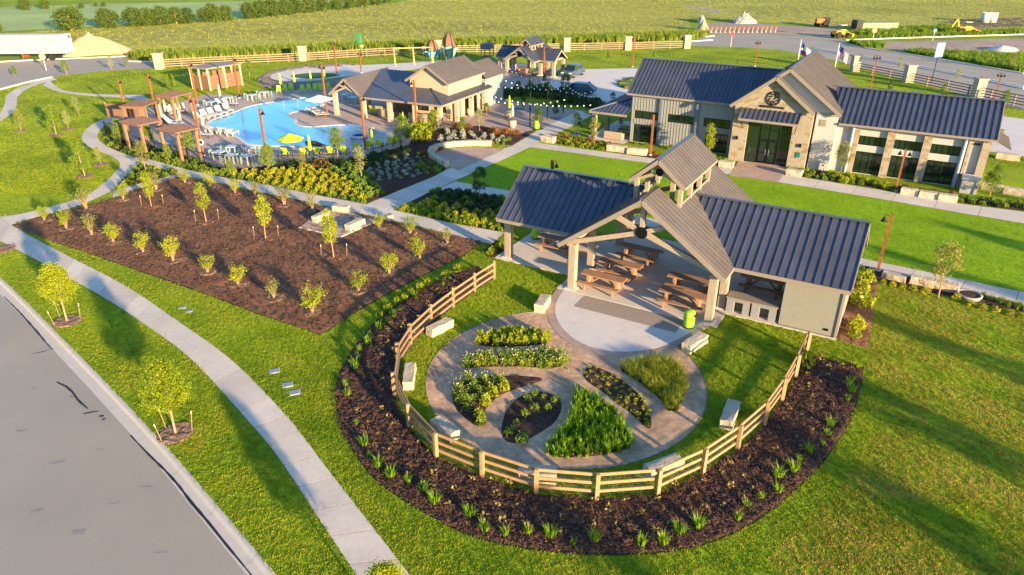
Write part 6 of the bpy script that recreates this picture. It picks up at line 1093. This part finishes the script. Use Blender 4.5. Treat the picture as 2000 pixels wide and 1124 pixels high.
heap([(103, 112), (110, 104), (145, 99), (175, 104), (235, 103), (275, 101), (265, 106), (190, 108), (140, 112)], 3.4, 'big pile of golden sand behind the white trailer', M_sand, 'sand_heap', .85)
heap([(1352, 62), (1362, 56), (1385, 57), (1392, 63), (1370, 65)], 2.6, 'tan cone of soil beside the rubble at the road end', M_sand); heap([(1425, 46), (1440, 41), (1470, 42), (1484, 46), (1455, 48)], 1.9, 'pale rubble mound beyond the orange marker row', mat('rubble', (.42, .36, .29), .95, .5, 1.2, bump=.3, bscale=2), 'rubble_heap', .6, .8); heap([(1358, 44), (1372, 38), (1380, 42), (1372, 48)], 1.6, 'grey pile of broken stone left of the rubble mound', MATS['rubble'], 'rubble_heap', .7, .7)
heap([(1918, 98), (1945, 92), (1985, 95), (1995, 102), (1950, 106)], .8, 'low pale gravel heap in the dirt lot at the right', M_conc2, 'gravel_heap', .6)
M_or = mat('orange_plastic', (.55, .12, .03), .6)
for k in range(15): x = 1389 + k * 8.9; p = G(x, 64 + (k > 11) * -.6); t = thing('channelizer', 'orange and white traffic post in the row closing the road end', 'traffic post', p, 0, 'traffic posts at the road end'); MB().lathe([(.2, 0), (.2, .08), (.09, .1), (.09, .5)], n=8).obj('white_band', M_wp, t); MB().lathe([(.22, .5), (.22, 1.1), (.08, 1.15)], n=8).obj('orange_band', M_or, t)
M_cat = mat('machine_yellow', (.60, .34, .02), .5, .08, 2.)
def loader(loc, rz, lab, s=1., arm=False):
    t = thing('loader', lab, 'loader', loc, rz, None); t.scale = (s, s, s); MB().box(-2.2, 1.0, -.8, .8, .8, 1.7).obj('body', M_cat, t, bevel=.1); MB().box(-.9, .5, -.7, .7, 1.7, 1.9).obj('deck', M_cat, t)
    for x, y in ((-.8, -.6), (-.8, .6), (.4, -.6), (.4, .6)): MB().box(x - .05, x + .05, y - .05, y + .05, 1.9, 2.8).obj('cab_post', M_black, t)
    MB().box(-1.0, .6, -.75, .75, 2.8, 2.92).obj('cab_roof', M_wp, t)
    for x, r_ in ((-1.5, .75), (1.2, .6)):
        for y in (-1, 1): MB().tube([(x, y * .7, r_), (x, y * 1.1, r_)], r_, 14).obj('wheel', MATS['tyre'], t)
    for y in (-.5, .5): MB().beam((.6, y, 1.5), (2.4, y, .8), .15, .25).obj('lift_arm', M_cat, t)
    MB().box(2.3, 2.9, -1.1, 1.1, .2, .9).obj('bucket', M_cat, t, bevel=.05)
    if arm: MB().beam((-2.2, 0, 1.4), (-3.0, 0, 3.6), .25, .35).obj('boom', M_cat, t); MB().beam((-3.0, 0, 3.6), (-4.0, 0, 1.6), .2, .3).obj('dipper', M_cat, t)
loader(G(1642, 74), R(20), 'yellow wheel loader parked at the end of the cross street', .85); loader(G(1888, 66), R(-10), 'yellow backhoe with raised boom on the far bank', .8, True)
t = thing('tractor', 'orange tractor beside dark machinery behind the road end', 'tractor', G(1602, 52), R(0)); MB().box(-1.2, .6, -.6, .6, .7, 1.7).obj('body', M_or, t, bevel=.1); MB().box(.6, 1.8, -.6, .6, .5, 1.9).obj('cab', M_black, t)
for x, r_ in ((-.8, .4), (1.0, .7)):
    for y in (-1, 1): MB().tube([(x, y * .6, r_), (x, y * .9, r_)], r_, 12).obj('wheel', MATS['tyre'], t)
t = thing('skip', 'dark green skip with rounded load behind the yellow loader', 'skip', G(1712, 60), R(4)); MB().box(-4, 4, -1.2, 1.2, .2, 1.7).obj('bin', mat('skip_green', (.22, .26, .15), .8, .2, 1.), t, bevel=.1); MB().box(-5.3, -4.05, -1.2, 1.2, .2, 2.2).obj('end_panel', M_black, t)
for i, x in enumerate((1922, 1936)): t = thing('concrete_pipe', 'upright pale concrete pipe on the far dark soil, %s one' % ('left' if i == 0 else 'right'), 'pipe', G(x, 44)); MB().lathe([(1.0, 0), (1.0, 2.2), (.8, 2.2), (.8, .1)], n=16).obj('pipe', M_conc2, t, smooth=True)
# signs and flags
def sign(base, h, lab, w_, hh, m, shape='rect', rz=0, pole=M_conc2):
    t = thing('road_sign', lab, 'sign', G(*base), rz); MB().tube([(0, 0, 0), (0, 0, h)], .05, 6).obj('post', pole, t); p = MB()
    if shape == 'oct': p.add([(w_ * math.cos(k * math.pi / 4 + .39), -.07, h - w_ + w_ * math.sin(k * math.pi / 4 + .39)) for k in range(8)] + [(w_ * math.cos(k * math.pi / 4 + .39), -.05, h - w_ + w_ * math.sin(k * math.pi / 4 + .39)) for k in range(8)], [tuple(range(8)), tuple(range(15, 7, -1))] + [(k, 8 + k, 8 + (k + 1) % 8, (k + 1) % 8) for k in range(8)])
    else: p.box(-w_, w_, -.1, -.05, h - hh, h)
    p.obj('plate', m, t)
M_red = mat('sign_back', (.45, .22, .14), .6)
sign((91, 139), 2.6, 'octagonal sign with pale back by the far left street', .5, 0, mat('sign_pale', (.62, .42, .22), .5), 'oct'); sign((1427, 92), 2.7, 'red octagonal stop sign at the road junction', .45, 0, mat('stop_red', (.35, .03, .03), .5), 'oct'); sign((1704, 80), 2.4, 'octagonal stop sign seen from behind beyond the cross street', .5, 0, M_red, 'oct'); sign((1819, 160), 5.2, 'blue solar panel on a tall dark pole beside the road', .75, 1.9, mat('solar_blue', (.16, .26, .45), .3), rz=R(20), pole=M_black); sign((1821, 80), 2.2, 'small blue sign on the far verge', .3, .6, mat('sign_blue', (.08, .2, .4), .5))
def flag(base, h, lab, us):
    t = thing('flagpole', lab, 'flag', G(*base), R(-35)); MB().tube([(0, 0, 0), (0, 0, h)], [.08, .05], 8).obj('pole', mat('pale_pole', (.68, .60, .46), .4), t); MB().lathe([(.02, 0), (.09, .06), (.02, .15)], (0, 0, h), 8).obj('finial', M_cvs, t)
    FW, FH = 2.3, 1.5; W_ = lambda u, v: (u * FW * .62 + .06, .12 * math.sin(u * 7), h - .15 - v * FH - u * 1.15 - .05 * math.sin(u * 9))
    def patch(u0, u1, v0, v1, m, nm, off=0):
        mb = MB(); n_ = 6
        for i in range(n_):
            a, b = u0 + (u1 - u0) * i / n_, u0 + (u1 - u0) * (i + 1) / n_; q = [W_(a, v0), W_(a, v1), W_(b, v1), W_(b, v0)]; f = [(x, y - off, z) for x, y, z in q]; k = [(x, y + .02 + off, z) for x, y, z in q]; mb.add(f + k, [(0, 1, 2, 3), (7, 6, 5, 4), (0, 4, 5, 1), (1, 5, 6, 2), (2, 6, 7, 3), (3, 7, 4, 0)])
        mb.obj(nm, m, t)
    fb, fw, frd = mat('flag_blue', (.02, .04, .22), .8), mat('flag_white', (.72, .70, .66), .8), mat('flag_red', (.45, .03, .05), .8)
    if us:
        for k in range(13): patch(.0 if k > 6 else .4, 1, k / 13, (k + 1) / 13, frd if k % 2 == 0 else fw, 'stripe')
        patch(0, .4, 0, 7 / 13, fb, 'canton')
    else:
        patch(0, .34, 0, 1, fb, 'hoist_band'); patch(.34, 1, 0, .5, fw, 'upper_band'); patch(.34, 1, .5, 1, frd, 'lower_band')
        st_ = MB(); c = W_(.17, .5); st_.add([(c[0] + (.24 if k % 2 == 0 else .1) * math.sin(k * math.pi / 5), -.03 + s * .08, c[2] + (.24 if k % 2 == 0 else .1) * math.cos(k * math.pi / 5)) for s in (0, 1) for k in range(10)], [tuple(range(9, -1, -1)), tuple(range(10, 20))]); st_.obj('star', fw, t)
flag((1553, 150), 5.0, 'flag with a blue star band, white and red halves behind the entry gable', False); flag((1628, 145), 4.3, 'striped red and white flag with blue corner behind the white gable', True)
# playground
sw_ = thing('swing_frame', 'yellow swing frame in the playground behind the pool house', 'swing', G(808, 126), R(12)); M_yl = mat('swing_yellow', (.55, .50, .12), .5)
for x in (-3, 0, 3):
    for s in (-1, 1): MB().tube([(x, 0, 2.5), (x + .1, s * 1.1, 0)], .06, 6).obj('leg', M_yl, sw_)
MB().tube([(-3.1, 0, 2.5), (3.1, 0, 2.5)], .06, 6).obj('top_bar', M_yl, sw_)
for x in (-2, -1, 1, 2):
    for s in (-.2, .2): MB().tube([(x + s, 0, 2.45), (x + s, 0, .5)], .012, 4).obj('chain', M_black, sw_)
    MB().box(x - .22, x + .22, -.09, .09, .46, .5).obj('swing_seat', M_black, sw_)
def climber(b, h, lab, c):
    t = thing('climbing_tower', lab, 'play tower', G(*b), rnd.random() * 3); m = mat('panel_%s' % c[0], c[1], .6, .1, 3.)
    for k in range(6): a = k * math.pi / 3; MB().tube([(1.0 * math.cos(a), 1.0 * math.sin(a), 0), (1.3 * math.cos(a), 1.3 * math.sin(a), h * .5), (.5 * math.cos(a), .5 * math.sin(a), h)], .05, 6).obj('leg', M_black, t)
    MB().lathe([(1.0, h * .55), (.9, h * .72), (.55, h * .9), (.1, h)], n=6).obj('pod', mat('pod_brown', (.16, .085, .055), .7, .2, 4.), t)
    for k in range(0, 6, 2): a = k * math.pi / 3 + .5; MB().add([(.5 * math.cos(a), .5 * math.sin(a), .3), (1.5 * math.cos(a + .5), 1.5 * math.sin(a + .5), h * .5), (1.5 * math.cos(a - .5), 1.5 * math.sin(a - .5), h * .5), (.45 * math.cos(a), .45 * math.sin(a), .3), (1.45 * math.cos(a + .5), 1.45 * math.sin(a + .5), h * .5 + .04), (1.45 * math.cos(a - .5), 1.45 * math.sin(a - .5), h * .5 + .04)], [(0, 1, 2), (5, 4, 3), (0, 3, 4, 1), (1, 4, 5, 2), (2, 5, 3, 0)]).obj('panel', m, t)
climber((845, 121), 3.4, 'brown climbing pod with blue panels, left of two', ('blue', (.10, .33, .45))); climber((878, 122), 4.6, 'tall brown climbing pod with teal panels, right of two', ('teal', (.18, .42, .36)))
t = thing('play_tower', 'small dark play tower with a lime slide left of the distant pavilion', 'play tower', G(952, 124), R(-20)); MB().box(-.9, .9, -.9, .9, 2.2, 3.1).obj('roof', mat('slate', (.10, .11, .12), .7), t, bevel=.2); MB().box(-.8, .8, -.8, .8, 1.0, 1.15).obj('platform', M_perg, t)
for x in (-.75, .75):
    for y in (-.75, .75): MB().box(x - .06, x + .06, y - .06, y + .06, 0, 2.3).obj('post', M_fence, t)
MB().beam((.8, 0, 1.1), (2.9, 0, .15), .6, .08).obj('slide', M_lgreen, t)
t = thing('shade_sculpture', 'tall green leaf shaped play sculpture before the far fence', 'sculpture', G(706, 113)); MB().tube([(0, 0, 0), (.1, 0, 2.2), (-.1, 0, 3.9)], .09, 6).obj('stem', mat('sculpture_green', (.02, .16, .06), .5), t); MB().box(-.55, .25, -.12, .12, 2.2, 3.9).obj('leaf', MATS['sculpture_green'], t, bevel=.1); MB().lathe([(.05, 0), (.4, .3), (.05, .6)], (.2, 0, 1.5), 10).obj('bud', M_yl, t)
# ================================================================ lawn grass (nobody could count it)
def tuft(name, m, n, h, sp, w, seed): me = blades_mesh(name, n, h, sp, w, np.random.default_rng(seed), .9); me.materials.append(m); return src(me, name, None)
def grassmat(name, c1, c2, c3, sc=.35, zone=None):
    m = bpy.data.materials.new(name); m.use_nodes = True; n = m.node_tree.nodes; l = m.node_tree.links; b = n['Principled BSDF']; b.inputs['Roughness'].default_value = .6; b.inputs['Specular IOR Level'].default_value = .2
    g = n.new('ShaderNodeNewGeometry'); t = n.new('ShaderNodeTexNoise'); t.inputs['Scale'].default_value = sc; t.inputs['Detail'].default_value = 5; t.inputs['Roughness'].default_value = .6; l.new(g.outputs['Position'], t.inputs[0])
    oi = n.new('ShaderNodeObjectInfo'); a = n.new('ShaderNodeMath'); a.operation = 'MULTIPLY_ADD'; a.inputs[1].default_value = .28; l.new(oi.outputs['Random'], a.inputs[0]); wv = n.new('ShaderNodeTexWave'); wv.bands_direction = 'DIAGONAL'; wv.inputs['Scale'].default_value = .16; wv.inputs['Distortion'].default_value = 1.2; wv.inputs['Detail'].default_value = 1; l.new(g.outputs['Position'], wv.inputs[0])
    wm = n.new('ShaderNodeMath'); wm.operation = 'MULTIPLY_ADD'; wm.inputs[1].default_value = .13; l.new(wv.outputs['Fac'], wm.inputs[0]); ws = n.new('ShaderNodeMath'); ws.operation = 'SUBTRACT'; ws.inputs[1].default_value = .065; l.new(t.outputs[0], ws.inputs[0]); l.new(ws.outputs[0], wm.inputs[2]); l.new(wm.outputs[0], a.inputs[2])
    r = n.new('ShaderNodeValToRGB'); e = r.color_ramp.elements; e[0].position = .42; e[0].color = (*c1, 1); e[1].position = .85; e[1].color = (*c3, 1); x = e.new(.62); x.color = (*c2, 1); l.new(a.outputs[0], r.inputs[0]); l.new(r.outputs[0], b.inputs['Base Color'])
    tr = n.new('ShaderNodeBsdfTranslucent'); l.new(r.outputs[0], tr.inputs[0]); mx = n.new('ShaderNodeMixShader'); mx.inputs[0].default_value = .45; l.new(b.outputs[0], mx.inputs[1]); l.new(tr.outputs[0], mx.inputs[2]); l.new(mx.outputs[0], n['Material Output'].inputs[0]); return m
GM1 = grassmat('lawn_blade', (.15, .235, .009), (.26, .335, .013), (.41, .40, .035)); GM2 = grassmat('patchy_lawn_blade', (.155, .185, .012), (.33, .285, .028), (.54, .39, .10), .28); GM3 = grassmat('turf_blade', (.17, .29, .009), (.235, .37, .012), (.32, .42, .02), .5)
def free(P):
    ok = np.ones(len(P), bool)
    for q in EXCL:
        qa = np.array(q); lo, hi = qa.min(0), qa.max(0); c = ok & (P[:, 0] > lo[0]) & (P[:, 0] < hi[0]) & (P[:, 1] > lo[1]) & (P[:, 1] < hi[1]); i = np.where(c)[0]
        if len(i): ok[i[inpoly(P[i], q)]] = False
    return P[ok]
def lawn_pts(poly, dens, d0, excl_turf=True):
    """dens tufts per m2 up to distance d0, thinning as 1/d^2 beyond"""
    p = np.array(poly); lo, hi = p.min(0), p.max(0); n_ = int((hi - lo).prod() * dens * 1.0); out = []
    for k in range(0, n_, 400000):
        q = NR.uniform(lo, hi, (min(400000, n_ - k), 2)); d = np.hypot(q[:, 0], q[:, 1]); q = q[NR.uniform(size=len(q)) < np.minimum(1, (d0 / d) ** 2)]; out.append(q[inpoly(q, poly)])
    return free(np.vstack(out))
near = [tuple(p) for p in curb if 8 < p[1] < 62]
view = GP([(-25, 1160), (2025, 1160), (2025, 430), (1700, 380), (1000, 270), (-25, 180)])
siteA = site
P1 = lawn_pts(GP([(-30, 1170), (2030, 1170), (2030, 560), (1700, 500), (1000, 440), (900, 360), (-30, 360)]), 110, 27)
P1 = P1[inpoly(P1, siteA)]; P1 = P1[~inpoly(P1, turf)]
# the kerbside line and the right half differ: the right lawn is patchy and dry
rightm = inpoly(P1, GP([(1690, 690), (1730, 560), (1800, 560), (2040, 640), (2040, 1180), (1560, 1180), (1500, 1090), (1640, 960), (1740, 800)]))
rightm &= np.array([mnoise.noise(Vector((x * .35, y * .35, 3))) for x, y in P1]) > -.42
scatter('lawn_grass', 'short green mown grass on the lawns around the garden', P1[~rightm], [tuft('tuft', GM1, 9, .058, .22, .016, 5000 + i) for i in range(4)], .7, 1.3, 'grass', tilt=.25)
scatter('dry_lawn_grass', 'patchy yellowing grass on the lawn at the lower right', P1[rightm], [tuft('dry_tuft', GM2, 9, .058, .22, .015, 5100 + i) for i in range(4)], .7, 1.25, 'grass', tilt=.3)
P2 = lawn_pts(GP([(-30, 380), (900, 362), (1000, 300), (2030, 330), (2030, 120), (1000, 80), (-30, 120)]), 60, 42); P2 = P2[inpoly(P2, siteA)]; P2 = P2[~inpoly(P2, turf)]
scatter('far_lawn_grass', 'mown grass on the lawns around the pool and clubhouse', P2, [tuft('far_tuft', grassmat('far_lawn_blade', (.19, .27, .008), (.30, .35, .012), (.42, .41, .03), .2), 9, .045, .36, .026, 5200 + i) for i in range(3)], .8, 1.3, 'grass', tilt=.25)
P3 = lawn_pts(turf, 80, 40)
EX_ = [[lp(u, v)[:2] for u, v in ((-4.8, 7), (4.8, 7), (4.8, 9.8), (-4.8, 9.8))]]
scatter('turf_grass', 'even bright green turf between the pavilion and the clubhouse', P3, [tuft('turf_tuft', GM3, 8, .038, .24, .018, 5300 + i) for i in range(3)], .7, 1.2, 'grass', tilt=.2)
# wheat field stalks
P4 = np.vstack([polypts(field, 9000), polypts(field2, 4000)]); P4 = P4[(np.abs(P4[:, 0]) < P4[:, 1] * .8 + 15)]
scatter('wheat', 'golden green grass standing in the wide field', P4, [tuft('stalks', leafmat('wheat_blade', (.22, .25, .04), (.36, .36, .095), .4), 14, .2, 2.6, .09, 5400 + i) for i in range(3)], .7, 1.3, 'field grass', tilt=.1)
# shredded bark on the curved bed
chip = []
for i in range(4):
    mb = MB(); g_ = np.random.default_rng(6000 + i)
    for _ in range(5): a = g_.uniform(0, 6.28); x, y = g_.normal(0, .06, 2); z = g_.uniform(.0, .03); d = np.array((math.cos(a), math.sin(a), g_.normal(0, .35))) * g_.uniform(.025, .06); mb.beam((x - d[0], y - d[1], z - d[2] + .02), (x + d[0], y + d[1], z + d[2] + .02), g_.uniform(.012, .03), .008)
    chip.append(src(mb.mesh('chips'), 'chips', leafmat('bark_chip', (.035, .018, .012), (.16, .085, .05), .0)))
P5 = polypts(ring, 7000); Z = .008 + .06 * np.array([.6 + .8 * mnoise.fractal(Vector((x * 2.6, y * 2.6, 0)), .8, 2.2, 4) for x, y in P5])
scatter('bark_chips', 'loose shredded bark lying on the curved bed', np.c_[P5, Z], chip, .7, 1.3, 'bark mulch', tilt=.4)
P6 = polypts(bed1, 5000); Z = .006 + .045 * np.array([.6 + .8 * mnoise.fractal(Vector((x * 1.6, y * 1.6, 0)), .8, 2.2, 4) for x, y in P6])
scatter('bark_chips', 'loose shredded bark lying on the large mulch bed', np.c_[P6, Z], [src(s.data.copy(), 'chips2', None) for s in chip], .9, 1.6, 'bark mulch', tilt=.3)
